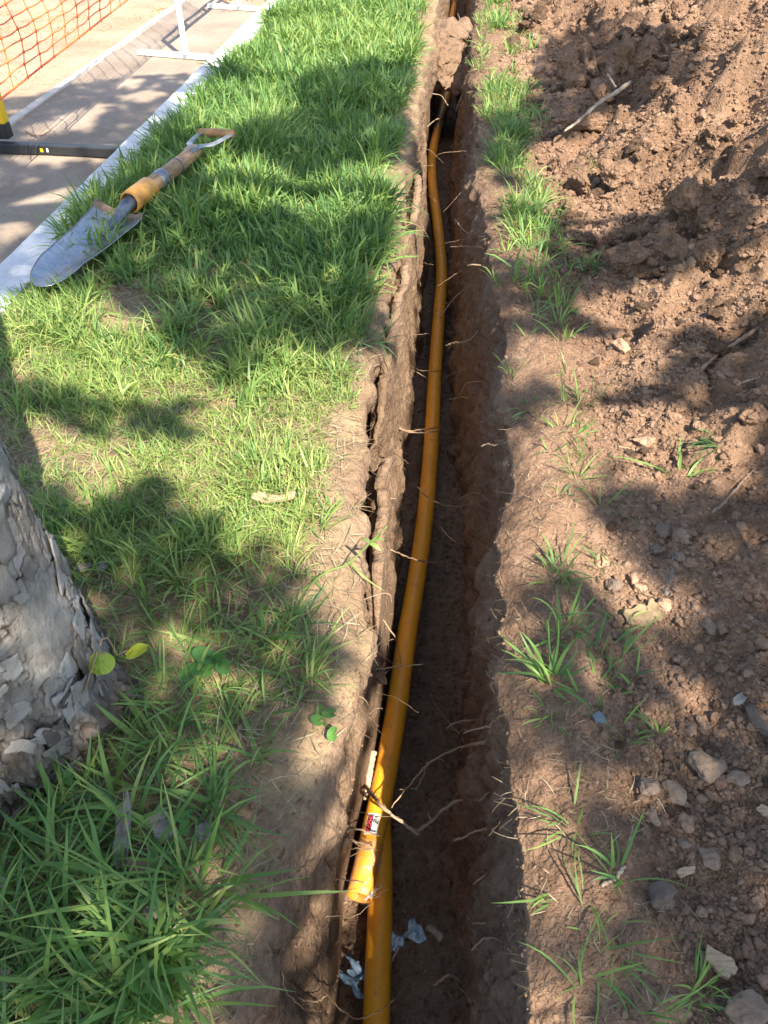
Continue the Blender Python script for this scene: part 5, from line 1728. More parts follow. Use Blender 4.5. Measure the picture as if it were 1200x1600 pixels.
# ------------------------------------------------------------------ tree at the left: trunk with scaly bark, unseen crown shaped for its shade
TX, TY, TR = -0.645, 0.690, 0.178
def tree():
    root = empty('tree', (TX, TY, 0), 'grey scaly-barked tree trunk at the left border, its unseen crown shaped to shade the lawn', 'tree')
    zs = np.concatenate([np.linspace(-0.05, 0.75, 300), np.linspace(0.76, 3.0, 110)])
    k = 420
    th = np.linspace(0, 2 * np.pi, k, endpoint=False)
    TH, Z = np.meshgrid(th, zs)
    cx, sx = np.cos(TH), np.sin(TH)
    R = TR * (1 - 0.05 * np.clip(Z, 0, 3) / 3) + (0.024 + 0.012 * np.sin(TH * 4 + 1.0)) * np.exp(-np.clip(Z, 0, 9) / 0.09)
    R = R + 0.008 * fbm(cx * 1.3, sx * 1.3, Z * 1.2, 3, 401)
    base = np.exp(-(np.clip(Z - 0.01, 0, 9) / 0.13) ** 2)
    # scales: cells in two sizes, lifted at their edges
    wx = TH * TR / 0.075; wz = Z / 0.085
    # cells must close round the trunk: whole number of cells
    nc = 5 * round(2 * np.pi * TR / 0.055 / 5)
    wx = TH / (2 * np.pi) * nc
    warp1 = 0.55 * fbm(cx * 4, sx * 4, Z * 14, 3, 402); warp2 = 0.55 * fbm(cx * 4 + 5, sx * 4, Z * 14, 3, 403)
    def cells(u, v, nper, seed):
        u0 = np.floor(u); v0 = np.floor(v)
        f1 = np.full(u.shape, 9.0); f2 = np.full(u.shape, 9.0); cid = np.zeros(u.shape); lx = np.zeros(u.shape); ly = np.zeros(u.shape)
        for dx in (-1, 0, 1):
            for dy in (-1, 0, 1):
                cx_, cy_ = u0 + dx, v0 + dy
                cw = np.mod(cx_, nper)
                px = cx_ + 0.5 + 0.85 * (_h(cw, cy_, cw * 0, seed) - 0.5)
                py = cy_ + 0.5 + 0.85 * (_h(cw, cy_, cw * 0, seed + 1) - 0.5)
                d = np.hypot(u - px, v - py)
                i = _h(cw, cy_, cw * 0, seed + 2)
                c = d < f1
                f2 = np.where(c, f1, np.minimum(f2, d)); cid = np.where(c, i, cid)
                lx = np.where(c, u - px, lx); ly = np.where(c, v - py, ly)
                f1 = np.where(c, d, f1)
        return f1, f2, cid, lx, ly
    f1, f2, cid, lx, ly = cells(wx * 0.8 + warp1, Z / 0.075 + warp2, round(nc * 0.8), 410)
    g1, g2, gid, gx, gy = cells(wx * 2.3 + 1.4 * warp2, Z / 0.026 + 1.3 * warp1, round(nc * 2.3), 420)
    # keep seams closed: blend the second layer's period
    edge = sstep(0.0, 0.055, f2 - f1)
    tiltz = -ly * (0.35 + 0.65 * cid)
    h = 0.004 * (cid - 0.4) * edge + 0.003 * np.clip(tiltz, -0.4, 0.7) * edge - 0.005 * (1 - edge)
    smooth = sstep(0.15, 0.5, fbm(cx * 2.0, sx * 2.0, Z * 3.5, 2, 404))       # bald patches where scales fell off
    h = h * (1 - 0.72 * smooth)
    e2 = sstep(0.0, 0.16, g2 - g1)
    h = h + (1 - smooth) * (0.003 * (gid - 0.4) * e2 - 0.002 * (1 - e2))
    rough = 0.018 * fbm(cx * 7, sx * 7, Z * 10, 4, 405) + 0.008 * (gid - 0.5) * e2 - 0.020 * np.clip(0.25 - np.abs(fbm(cx * 9, sx * 9, Z * 9, 3, 406)), 0, 1) * 2 + 0.007 * np.abs(fbm(cx * 26, sx * 26, Z * 26, 3, 408))
    h = h + base * rough
    h = h + 0.0016 * fbm(cx * 22, sx * 22, Z * 30, 3, 407)
    # burr on the trenchward side, low down
    burr = np.exp(-(((TH + 0.28 + np.pi) % (2 * np.pi) - np.pi) / 0.42) ** 2) * np.exp(-((Z - 0.03) / 0.08) ** 2)
    burr2 = np.exp(-(((TH + 1.15 + np.pi) % (2 * np.pi) - np.pi) / 0.5) ** 2) * np.exp(-((Z - 0.0) / 0.09) ** 2)
    h = h + 0.018 * burr + 0.022 * burr2
    Rr = R + h
    V = np.stack([Rr * cx, Rr * sx, Z], -1)
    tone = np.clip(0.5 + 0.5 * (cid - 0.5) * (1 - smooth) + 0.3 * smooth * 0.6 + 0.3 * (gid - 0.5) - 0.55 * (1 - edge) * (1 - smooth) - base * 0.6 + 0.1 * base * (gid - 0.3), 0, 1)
    r, c = V.shape[:2]
    i = np.arange(r - 1)[:, None] * c; j = np.arange(c)[None, :]; j2 = (j + 1) % c
    F = np.stack([i + j, i + j2, i + c + j2, i + c + j], -1).reshape(-1, 4)
    mb = MB()
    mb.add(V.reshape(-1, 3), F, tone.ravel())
    # flat scales of bark, overlapping like shingles, their lower edges lifting
    rr = np.random.default_rng(8)
    Rg = lambda t, z: float(np.interp(z, zs, Rr[:, int((t % (2 * np.pi)) / (2 * np.pi) * k) % k]))
    nq = 430
    for q in range(nq):
        low = q >= 330
        th_ = rr.uniform(-2.2, 1.9)
        z = rr.uniform(0.10, 0.85) if not low else rr.uniform(-0.02, 0.15)
        if not low and float(fbm(np.array(math.cos(th_) * 2.0), np.array(math.sin(th_) * 2.0), np.array(z * 3.5), 2, 404)) > 0.22: continue
        wdt = rr.uniform(0.009, 0.027) if not low else rr.uniform(0.005, 0.016)
        hgt = wdt * rr.uniform(0.7, 1.7) if not low else wdt * rr.uniform(1.0, 3.0)
        n_ = 9
        rot = rr.normal(0, 0.3 if not low else 0.7); liftb = rr.uniform(0.000, 0.006) if not low else rr.uniform(0.001, 0.007)
        P = []; nsd = rr.uniform(0, 90)
        R0 = Rg(th_, z) if not low else TR + 0.020 * math.exp(-max(z, 0) / 0.10) + 0.008
        for a_ in range(n_):
            for b_ in range(n_):
                u = (a_ / (n_ - 1) * 2 - 1); v = (b_ / (n_ - 1) * 2 - 1)
                rad_ = max(abs(u), abs(v)); ang = math.atan2(v, u)
                er = 1 + 0.30 * float(vnoise(nsd + math.cos(ang) * 1.6, math.sin(ang) * 1.6, None, 9)) + 0.12 * float(vnoise(nsd + math.cos(ang) * 5, math.sin(ang) * 5, None, 10))
                x = u * wdt * er; zz = v * hgt * er
                X = x * math.cos(rot) - zz * math.sin(rot); ZZ = x * math.sin(rot) + zz * math.cos(rot)
                rad = R0 + 0.0015 + liftb * max(0, -v) ** 1.6 + liftb * 0.5 * max(0, abs(u) - 0.3) ** 2 + 0.0012 * float(vnoise(nsd + u * 3, v * 3, None, 11))
                t2 = th_ + X / R0
                P.append((rad * math.cos(t2), rad * math.sin(t2), z + ZZ))
        P = np.array(P)
        inner = P.copy(); nrm = np.stack([np.cos(np.arctan2(P[:, 1], P[:, 0])), np.sin(np.arctan2(P[:, 1], P[:, 0])), 0 * P[:, 0]], -1)
        outer = P + nrm * rr.uniform(0.0018, 0.0040)
        f = grid_faces(n_, n_)
        ed = [b for b in range(n_)] + [a * n_ + n_ - 1 for a in range(1, n_)] + [(n_ - 1) * n_ + b for b in range(n_ - 2, -1, -1)] + [a * n_ for a in range(n_ - 2, 0, -1)]
        e = np.array(ed); e2_ = np.roll(e, -1); m = n_ * n_
        mb.add(np.vstack([outer, inner]), np.concatenate([f, f[:, ::-1] + m, np.stack([e2_, e, e + m, e2_ + m], -1)]), rr.uniform(0.30, 1.0) if not low else rr.uniform(0.05, 0.75))
    # limbs
    limb_ends = [(3.0, -0.9, 4.4), (0.3, -2.7, 4.1), (2.0, -0.3, 4.7), (-1.2, -1.6, 4.2), (-1.6, 0.6, 4.6)]
    for a_, b_ in (((3.0, -0.9, 4.4), (2.2, -2.6, 4.2)), ((2.2, -2.6, 4.2), (1.2, -3.2, 4.0)), ((0.3, -2.7, 4.1), (1.0, -3.3, 4.1))):
        p0 = np.array(a_) - [TX, TY, 0]; p3 = np.array(b_) - [TX, TY, 0]
        add_tube(mb, catmull([p0, (p0 + p3) / 2 + [0, 0, 0.12], p3], 12), np.linspace(0.02, 0.008, 12), 7, True, None, 0.5)
    for (lx_, ly_, lz_) in limb_ends:
        p0 = np.array([0, 0, 2.6]); p3 = np.array([lx_ - TX, ly_ - TY, lz_])
        mid = p0 * 0.6 + p3 * 0.4 + np.array([0, 0, 0.35])
        P = catmull([p0, mid, p3], 18)
        add_tube(mb, P, np.linspace(0.075, 0.012, 18), 9, True, None, 0.5)
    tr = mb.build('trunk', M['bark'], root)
    return root
TREE = tree()

# two leaves of a basal sprout
def sprout():
    p = G(168, 1012, 0.13)
    base = np.array([TX + 0.20, TY - 0.045, 0.115])
    q1 = G(150, 1034, 0.115); q2 = G(218, 1019, 0.10)
    mb = MB()
    j = G(182, 1024, 0.115)
    add_tube(mb, catmull([base, G(160, 998, 0.14), G(172, 1003, 0.135), j], 14), 0.0016, 6)
    add_tube(mb, catmull([j, (j + q2) / 2 + [0, 0, 0.008], q2 + [-0.018, 0, 0]], 10), 0.0011, 6)
    o = mb.build('sprout', M['root'], TREE, True, TREE.location)
    def leaf(c, w, l, az, tilt, mat, curl, dead):
        n = 25
        V = []
        for a in range(n):
            for b in range(n):
                t = a / (n - 1); s = b / (n - 1) * 2 - 1
                ww = w * (math.sin(math.pi * min(1, t * 0.94 + 0.06)) ** 0.55)
                x = s * ww * (1 + 0.05 * float(vnoise(t * 6, s * 2, None, 4))); y = l * (t - 0.5)
                z = curl * (s * s) * w + 0.12 * l * math.sin(t * 3) * curl + 0.10 * w * math.sin(t * 7 + s * 2.5) - 0.25 * w * abs(s) * (1 if abs(s) > 0.05 else 0)
                V.append((x, y, z))
        V = np.array(V)
        ct, st = math.cos(tilt), math.sin(tilt)
        V = V @ np.array([[1, 0, 0], [0, ct, st], [0, -st, ct]])
        ca, sa = math.cos(az), math.sin(az)
        V = V @ np.array([[ca, sa, 0], [-sa, ca, 0], [0, 0, 1]])
        V = V + c - np.array(TREE.location)
        al = np.ones(len(V))
        tt = np.array([[0.95 if b == n // 2 or (abs((a / 2.2 + abs(b - n // 2) * 0.45) % 1.6) < 0.4) else 0.35 for b in range(n)] for a in range(n)]).ravel()
        me = make_mesh('leaf', V, grid_faces(n, n), True, {'tone': tt, 'along': al})
        lf = link('leaf', me, mat, o)
        tipc = V.reshape(n, n, 3)[-1, n // 2] + np.array(TREE.location) * 0
        # withered brown patch at the leaf's edge
        mbp = MB()
        W = V.reshape(n, n, 3)
        sub = W[int(n * dead[0]):int(n * dead[1]) + 1, int(n * dead[2]):int(n * dead[3]) + 1] + [0, 0, 0.0006]
        r_, c_, _ = sub.shape
        me2 = make_mesh('withered_patch', sub.reshape(-1, 3), grid_faces(r_, c_), True)
        link('withered_patch', me2, M['bark_brown'], o)
    leaf(G(157, 1036, 0.125), 0.021, 0.036, 0.2, 0.75, M['young_leaf'], 0.1, (0.82, 0.93, 0.55, 0.8))
    leaf(G(216, 1019, 0.115), 0.012, 0.040, -1.25, 0.2, M['yellow_leaf'], 0.45, (0.86, 0.93, 0.2, 0.93))
sprout()

# crown: out of view, leaves kept only where their shadow is wanted
LX, LY = -SUN_AZ[0] / math.tan(SUN_ELEV), -SUN_AZ[1] / math.tan(SUN_ELEV)   # shift of a shadow on the ground per metre of height
def sun_foot(P):
    return P[:, 0] + LX * P[:, 2], P[:, 1] + LY * P[:, 2]

def inpoly(x, y, poly):
    r = np.zeros(x.shape, bool)
    n = len(poly)
    for i in range(n):
        x1, y1 = poly[i]; x2, y2 = poly[(i + 1) % n]
        c = ((y1 > y) != (y2 > y)) & (x < (x2 - x1) * (y - y1) / (y2 - y1 + 1e-12) + x1)
        r ^= c
    return r
# gaps in the crown: where their light lands (points of the photograph, on the ground)
GAPS = [
    # the far end, beyond the crown's edge
    [(-900, -400), (2100, -400), (2100, 20), (1260, 130), (1090, 150), (990, 105), (900, 60), (840, 75), (800, 185), (700, 180), (655, 105), (560, 110), (455, 140), (330, 105), (230, 105), (120, 120), (40, 140), (-900, 220)],
    [(330, 262), (480, 300), (600, 255), (640, 280), (600, 335), (500, 365), (440, 330), (380, 345), (330, 320)],
    [(280, 150), (440, 130), (455, 190), (340, 240), (300, 220)],
    [(-60, 475), (140, 478), (230, 520), (330, 600), (250, 640), (130, 600), (40, 592), (-60, 580)],
    [(20, 640), (120, 690), (210, 700), (330, 690), (470, 640), (560, 590), (600, 640), (590, 800), (580, 900), (560, 1010), (520, 960), (470, 880), (420, 850), (330, 790), (240, 735), (150, 760), (60, 740), (10, 690)],
    [(440, 560), (540, 570), (560, 620), (480, 640), (380, 690), (300, 660), (350, 610)],
    [(830, 235), (1000, 225), (1090, 255), (1120, 300), (1000, 330), (930, 380), (850, 320), (800, 270)],
    [(760, 290), (850, 320), (830, 420), (780, 400), (750, 340)],
    [(1015, 120), (1240, 110), (1240, 165), (1100, 178), (1020, 200)],
    [(900, 215), (1040, 200), (1240, 205), (1240, 345), (1120, 330), (1000, 345), (930, 330)],
    [(900, 480), (1050, 460), (1240, 440), (1240, 515), (1000, 530)],
    [(1090, 375), (1190, 380), (1180, 420), (1090, 425)],
    [(800, 545), (900, 530), (1010, 540), (990, 600), (900, 610), (830, 585)],
    [(830, 655), (930, 640), (1060, 660), (1130, 720), (1120, 760), (1000, 745), (930, 700), (860, 790), (800, 770)],
    [(800, 790), (900, 800), (960, 850), (900, 870), (830, 870)],
    [(920, 870), (1010, 900), (1040, 960), (990, 985), (960, 940)],
    [(830, 1195), (855, 1190), (885, 1250), (875, 1275), (848, 1250)],
    [(875, 1360), (915, 1340), (935, 1390), (915, 1460), (890, 1470)],
]
# gaps that light a target below ground level: (x, y, z of target, radius across)
SPOTS = [(588, 1060, -0.02, 0.035), (600, 1215, -0.56, 0.045), (590, 1270, -0.56, 0.05), (568, 1340, -0.56, 0.05), (562, 1395, -0.56, 0.04), (545, 1255, -0.25, 0.022), (505, 1305, -0.20, 0.010),
         (495, 1410, -0.30, 0.008), (640, 905, -0.57, 0.022), (684, 262, -0.57, 0.05), (680, 235, -0.57, 0.04), (560, 1180, -0.3, 0.035), (545, 1110, -0.10, 0.03),
         (585, 850, -0.45, 0.045), (600, 930, -0.5, 0.04), (612, 740, -0.5, 0.05), (600, 680, -0.35, 0.06), (605, 610, -0.4, 0.06), (625, 600, -0.5, 0.07), (630, 520, -0.45, 0.07), (640, 450, -0.45, 0.07), (612, 550, -0.25, 0.06),
         (655, 400, -0.5, 0.06), (640, 330, -0.45, 0.07), (655, 250, -0.3, 0.09), (650, 200, -0.3, 0.09), (690, 100, -0.15, 0.15), (590, 790, -0.3, 0.04), (580, 640, -0.1, 0.05)]
SPOTW = [(G(x, y, z), r) for x, y, z, r in SPOTS]
# faint flecks on the shaded path
FLECK = [(G(x, y, PATH_Z), r) for x, y, r in ((110, 190, 0.07), (150, 172, 0.05), (60, 205, 0.05), (40, 318, 0.08), (20, 335, 0.06), (75, 322, 0.04), (160, 240, 0.05), (50, 246, 0.05), (95, 248, 0.04), (90, 300, 0.03), (15, 365, 0.04), (55, 290, 0.03), (230, 150, 0.05), (200, 130, 0.04))]
def lit(gx, gy):
    P = np.stack([gx, gy, np.zeros_like(gx)], -1)
    px, py, d = project(P)
    px = np.where(d > 0.05, px, -5000); py = np.where(d > 0.05, py, 5000)
    L = np.zeros(gx.shape, bool)
    for ox, oy in ((0, 0), (0.03, 0), (-0.03, 0), (0, 0.035), (0, -0.035)):
        qx, qy, qd = project(P + np.array([ox, oy, 0]))
        qx = np.where(qd > 0.05, qx, -5000); qy = np.where(qd > 0.05, qy, 5000)
        for g in GAPS: L |= inpoly(qx, qy, g)
    # sun that falls through the trench opening on the left wall
    w = gx - np.interp(gy, YS, lipL)
    n_ = 0.04 * fbm(gy * 2.3, gx * 0 + 1, None, 3, 511)
    L |= (w > -0.03) & (w < 0.285 + n_) & (gy > 0.58) & (gy < 5.5) & (fbm(gy * 2.1, gx * 1.2, None, 2, 512) > -0.62)
    for lst in (SPOTW, FLECK):
        for c, r in lst:
            fx, fy = c[0] - LX * (-c[2]) * 1.0, c[1] - LY * (-c[2])
            # the ray through the target crosses z=0 upstream of it
            e = (gx - fx, gy - fy)
            L |= (e[0] ** 2 + (e[1] * 0.75) ** 2) < (r + 0.032) ** 2
    return L

def crown():
    n = 92000
    gx = RNG.uniform(-2.6, 2.8, n); gy = RNG.uniform(-2.2, 6.2, n)
    z = 2.9 + 1.9 * RNG.random(n)
    z = 3.0 + 1.5 * np.abs(fbm(gx * 0.9, gy * 0.9, None, 2, 501)) + 0.7 * RNG.random(n)
    jx, jy = RNG.normal(0, 0.015, n), RNG.normal(0, 0.015, n)
    L = lit(gx + jx, gy + jy)
    dens = np.clip(0.95 + 0.5 * fbm(gx * 3.5, gy * 3.5, None, 3, 502), 0.72, 1.0)
    keep = (~L) & (RNG.random(n) < dens)
    gx, gy, z = gx[keep], gy[keep], z[keep]
    P = np.stack([gx - LX * z, gy - LY * z, z], -1)
    m = len(P)
    # pointed oval leaf of six faces, folded on the midrib
    a = RNG.random(m) * 2 * np.pi; tilt = RNG.normal(0, 0.55, m); rl = RNG.normal(0, 0.5, m)
    Ln = RNG.uniform(0.055, 0.10, m); Wd = Ln * RNG.uniform(0.42, 0.6, m)
    shape = np.array([(0, -0.5, 0), (-0.5, -0.12, 0.10), (0, -0.1, 0), (0.5, -0.12, 0.10), (-0.42, 0.18, 0.10), (0, 0.2, 0), (0.42, 0.18, 0.10), (0, 0.5, -0.06)])
    lv = shape[None] * np.stack([Wd, Ln, Ln], -1)[:, None, :]
    x, y, zz = lv[..., 0], lv[..., 1], lv[..., 2]
    c, s = np.cos(rl)[:, None], np.sin(rl)[:, None]; x, zz = x * c - zz * s, x * s + zz * c
    c, s = np.cos(tilt)[:, None], np.sin(tilt)[:, None]; y, zz = y * c - zz * s, y * s + zz * c
    c, s = np.cos(a)[:, None], np.sin(a)[:, None]; x, y = x * c - y * s, x * s + y * c
    V = np.stack([x, y, zz], -1) + P[:, None, :] - np.array(TREE.location)
    q = np.array([(0, 2, 1, 1), (0, 3, 2, 2), (1, 2, 5, 4), (2, 3, 6, 5), (4, 5, 7, 7), (5, 6, 7, 7)])
    tri = np.array([(0, 2, 1), (0, 3, 2), (1, 2, 5), (1, 5, 4), (2, 3, 6), (2, 6, 5), (4, 5, 7), (5, 6, 7)])
    F = (tri[None] + (np.arange(m) * 8)[:, None, None]).reshape(-1, 3)
    me = make_mesh('crown', V.reshape(-1, 3), F, False, {'tone': np.repeat(RNG.random(m), 8), 'along': np.ones(m * 8)})
    link('crown', me, M['crown_leaf'], TREE)
crown()

# ------------------------------------------------------------------ roots, sticks, chips, scraps
def ratio_z(k): return HCAM * (1 - k)        # depth ratio to height
def thin(name, pts, r0, r1, label, cat, mat='root', tone=0.5, group=None, ends=(True, False), zs=None, wob=0.0025, side=0, seed=0):
    """a root or twig through points of the photograph; its first end sits on the surface seen there"""
    r_ = np.random.default_rng(seed + int(pts[0][0] * 3 + pts[0][1]))
    P = []
    n = len(pts)
    a = pick(*pts[0]); b = pick(*pts[-1]) if ends[1] else None
    zl = zs if zs is not None else None
    for i, (x, y) in enumerate(pts):
        if i == 0 and ends[0]: P.append(a)
        elif i == n - 1 and b is not None: P.append(b)
        else:
            if zl is not None: z = zl[0] + (zl[1] - zl[0]) * i / (n - 1)
            elif b is not None: z = a[2] + (b[2] - a[2]) * i / (n - 1)
            else: z = a[2] + 0.02 * i / n
            P.append(G(x, y, z))
    P = np.array(P)
    if ends[0] and n > 1:
        d = P[0] - P[1]; d /= max(np.linalg.norm(d), 1e-6)
        P = np.vstack([P[0] + d * 0.012, P])
    m = max(14, 7 * n)
    C = catmull(P, m)
    seg = np.linalg.norm(C[-1] - C[0])
    C[1:-1] += r_.normal(0, wob * 0.35, (m - 2, 3))
    R = np.linspace(r0, r1, m) * (1 + 0.12 * r_.normal(size=m)).clip(0.6, 1.4)
    mb = MB(); add_tube(mb, C, R, 7, True, None, tone)
    if side:
        for q in range(side):
            i = r_.integers(2, m - 2)
            d = r_.normal(size=3); d /= np.linalg.norm(d)
            l = r_.uniform(0.008, 0.028)
            add_tube(mb, catmull([C[i], C[i] + d * l * 0.5 + r_.normal(0, 0.002, 3), C[i] + d * l], 6), np.linspace(r1 * 0.7, r1 * 0.25, 6), 5, True, None, tone)
    g = C[0].copy()
    o = mb.build(name, M[mat], None, True, g); o.location = g
    return tag(o, label, cat, group)
RG = 'roots sticking out of the trench walls'
R = lambda pts, r0, r1, label, **k: thin('root', pts, r0, r1, label, 'root', group=RG, **k)
R([(570, 1228), (590, 1252), (608, 1270), (628, 1285), (648, 1299), (656, 1303)], 0.0042, 0.0034, 'thick pale root lying across the near pipe above its label', zs=(-0.42, -0.47), tone=0.85, side=3)
R([(750, 1250), (722, 1250), (694, 1264), (668, 1288), (650, 1299)], 0.0020, 0.0040, 'root rising from the trench middle to the right wall, joining the thick pale root', zs=(-0.42, -0.47), tone=0.6, side=2)
R([(757, 1161), (725, 1166), (690, 1180), (662, 1200), (640, 1226), (612, 1262)], 0.0036, 0.0013, 'long arched hairy root hanging from the right wall over the near pipe', zs=(-0.40, -0.46), tone=0.7, side=9)
R([(668, 1190), (660, 1215), (650, 1232), (642, 1232)], 0.0011, 0.0008, 'fine hair root looping below the arched root', zs=(-0.43, -0.44), tone=0.7, ends=(False, False))
R([(535, 1293), (556, 1295), (578, 1302), (594, 1305)], 0.0026, 0.0018, 'thin root crossing the label end of the pipe', zs=(-0.40, -0.535), tone=0.8)
R([(533, 1300), (550, 1312), (568, 1318), (580, 1316)], 0.0020, 0.0014, 'forked rootlet just below the label on the pipe', zs=(-0.40, -0.53), tone=0.7, side=3)
R([(541, 1326), (562, 1326), (590, 1328)], 0.0014, 0.0010, 'straight hair root over the wrapped part of the pipe', zs=(-0.42, -0.53), tone=0.8)
R([(611, 664), (628, 669), (642, 673), (662, 671), (684, 668)], 0.0030, 0.0022, 'brown double root crossing the pipe, upper strand', zs=(-0.36, -0.46), tone=0.4)
R([(611, 665), (640, 675), (664, 676), (684, 674)], 0.0024, 0.0018, 'brown double root crossing the pipe, lower strand', zs=(-0.36, -0.46), tone=0.45)
R([(652, 760), (662, 772), (676, 782), (697, 790), (722, 791), (745, 790), (758, 795), (774, 804)], 0.0016, 0.0030, 'dark curved root across the pipe ending pale at the right wall', ends=(False, True), zs=(-0.42, -0.3), tone=0.35)
R([(594, 847), (610, 858), (629, 867), (656, 876), (680, 879), (694, 879)], 0.0018, 0.0022, 'long reddish root sloping across the pipe below the middle', zs=(-0.32, -0.47), tone=0.45)
R([(639, 574), (655, 578), (676, 580), (694, 579)], 0.0020, 0.0014, 'dark root lying level over the pipe in its upper half', zs=(-0.4, -0.5), tone=0.2)
R([(640, 576), (652, 582), (666, 590)], 0.0018, 0.0010, 'short brown rootlet below the level dark root', zs=(-0.38, -0.45), tone=0.5)
R([(615, 525), (640, 524), (672, 521)], 0.0016, 0.0012, 'thin level root on the sunlit left wall reaching towards the pipe', zs=(-0.33, -0.45), tone=0.4)
R([(748, 520), (735, 530), (722, 535), (708, 536), (697, 540)], 0.0016, 0.0036, 'thick pale stub of root pointing left from the right wall', zs=(-0.2, -0.3), tone=0.95)
R([(724, 452), (712, 464), (702, 475), (687, 497)], 0.0018, 0.0026, 'pale twig-like root leaning over the upper pipe', zs=(-0.3, -0.42), tone=0.8)
R([(752, 370), (735, 366), (722, 357), (711, 342)], 0.0018, 0.0026, 'curved pale root on the upper right wall', zs=(-0.15, -0.2), tone=0.7)
R([(745, 386), (728, 385), (703, 386)], 0.0018, 0.0024, 'straight reddish root pointing left from the upper right wall', zs=(-0.15, -0.2), tone=0.6)
R([(748, 414), (738, 414), (730, 415)], 0.0024, 0.0026, 'short pale root stub on the upper right wall', zs=(-0.05, -0.08), tone=0.8)
R([(703, 480), (696, 472), (690, 476)], 0.0014, 0.0010, 'tiny curled root beside the upper pipe', ends=(False, False), zs=(-0.45, -0.47), tone=0.6)
R([(728, 857), (712, 847), (700, 838), (687, 822)], 0.0024, 0.0013, 'branching root low on the right wall beside the mid pipe', zs=(-0.35, -0.42), tone=0.6, side=3)
R([(790, 690), (772, 696), (762, 694), (752, 697)], 0.0014, 0.0016, 'short wiry root on the middle right wall', zs=(-0.05, -0.08), tone=0.75)
R([(582, 686), (602, 700), (622, 712), (639, 725)], 0.0018, 0.0012, 'dark thread-like root slanting down the left wall', zs=(-0.15, -0.35), tone=0.25)
R([(815, 1157), (795, 1142), (778, 1139), (758, 1136), (724, 1146)], 0.0016, 0.0014, 'pale root along the right wall level with the pipe middle', zs=(-0.10, -0.22), tone=0.7)
R([(782, 1219), (766, 1236), (748, 1252)], 0.0020, 0.0016, 'short thick pale root below the long arched one', zs=(-0.25, -0.32), tone=0.85, side=2)
R([(772, 1296), (752, 1297), (736, 1302), (710, 1313)], 0.0022, 0.0018, 'pale root reaching left from the right wall below the crossing roots', zs=(-0.25, -0.35), tone=0.9)
R([(806, 1353), (780, 1361), (755, 1369), (740, 1382)], 0.0028, 0.0016, 'thick grey root on the lower right wall', zs=(-0.15, -0.28), tone=0.7)
R([(780, 1416), (762, 1420), (748, 1428), (739, 1436)], 0.0020, 0.0018, 'curved pale rootlet above the straight one on the lower right wall', zs=(-0.25, -0.32), tone=0.85)
R([(812, 1440), (785, 1443), (762, 1443), (739, 1443)], 0.0016, 0.0014, 'straight pale rootlet on the lower right wall', zs=(-0.18, -0.3), tone=0.85)
R([(800, 1488), (782, 1470), (760, 1466), (748, 1474), (737, 1485)], 0.0014, 0.0018, 'hooked pale root near the bottom of the right wall', zs=(-0.22, -0.3), tone=0.8)
R([(722, 1532), (702, 1524), (690, 1530), (677, 1539)], 0.0016, 0.0020, 'arched grey root near the bottom of the trench', zs=(-0.45, -0.5), tone=0.7)
R([(811, 1396), (802, 1412), (796, 1428), (792, 1434)], 0.0012, 0.0010, 'hair root dangling down the lower right wall', zs=(-0.05, -0.12), tone=0.8)
R([(418, 1487), (445, 1490), (486, 1524), (515, 1560), (540, 1583), (561, 1591), (590, 1582), (618, 1557)], 0.0017, 0.0013, 'long dark root drooping from the left wall over the pipe at the bottom', zs=(-0.2, -0.48), tone=0.2)
R([(467, 1559), (482, 1564), (496, 1564), (512, 1552)], 0.0012, 0.0012, 'pale curved rootlet near the bottom of the left wall', zs=(-0.3, -0.35), tone=0.9)
R([(488, 1416), (500, 1428), (512, 1432), (530, 1431)], 0.0012, 0.0016, 'pale rootlet on the sunlit patch of the lower left wall', zs=(-0.3, -0.35), tone=0.9)
R([(553, 1292), (545, 1305), (548, 1318)], 0.0018, 0.0012, 'fine root hanging beside the pipe end on the left', zs=(-0.35, -0.45), tone=0.8)
R([(762, 1060), (735, 1065), (705, 1062)], 0.0012, 0.0010, 'faint root on the dark right wall beside the near pipe', zs=(-0.35, -0.42), tone=0.35)
R([(735, 60), (722, 40), (715, 20)], 0.003, 0.002, 'pale root dangling into the far trench behind the soil plug', zs=(-0.1, -0.2), tone=0.8)
R([(700, 165), (690, 150), (684, 148), (672, 146)], 0.003, 0.003, 'light frayed root under the soil plug', zs=(-0.3, -0.3), tone=0.9, ends=(False, False))
# many finer ones nothing tells apart
rr = np.random.default_rng(22)
def hair_roots(P, n, sgn, label, group, base_t):
    W = inview(P.reshape(-1, 3)).reshape(P.shape[:2]).astype(float)
    W[:, :6] = 0; W[:, -12:] = 0
    W *= np.clip(1.6 - 0.25 * P[..., 1], 0.3, 2)
    for k in range(n):
        i = RNG.choice(W.size, p=(W / W.sum()).ravel())
        a = P.reshape(-1, 3)[i]
        l = rr.uniform(0.02, 0.085) * (1 + 0.25 * a[1])
        d = np.array([sgn * rr.uniform(0.5, 1.0), rr.normal(0, 0.6), rr.normal(-0.15, 0.35)])
        d /= np.linalg.norm(d)
        b = a + d * l * 0.5 + rr.normal(0, l * 0.12, 3); c = a + d * l + np.array([0, 0, -0.2 * l]) + rr.normal(0, l * 0.15, 3)
        C = catmull([a - d * 0.01, a, b, c], 16)
        C[2:] += rr.normal(0, 0.0008, (14, 3))
        r0 = 0.0005 + 0.0016 * rr.random() ** 2.5
        r0 *= (1 + 0.2 * a[1])
        mb = MB(); add_tube(mb, C, np.linspace(r0, r0 * 0.55, 16), 6, True, None, np.clip(rr.normal(base_t, 0.2), 0.05, 1))
        o = mb.build('root', M['root'], None, True, a); o.location = a
        tag(o, label, 'root', group)
hair_roots(rightP, 60, -1, 'fine nondescript root hair poking out of the shaded right trench wall', 'fine root hairs of the right wall', 0.4)
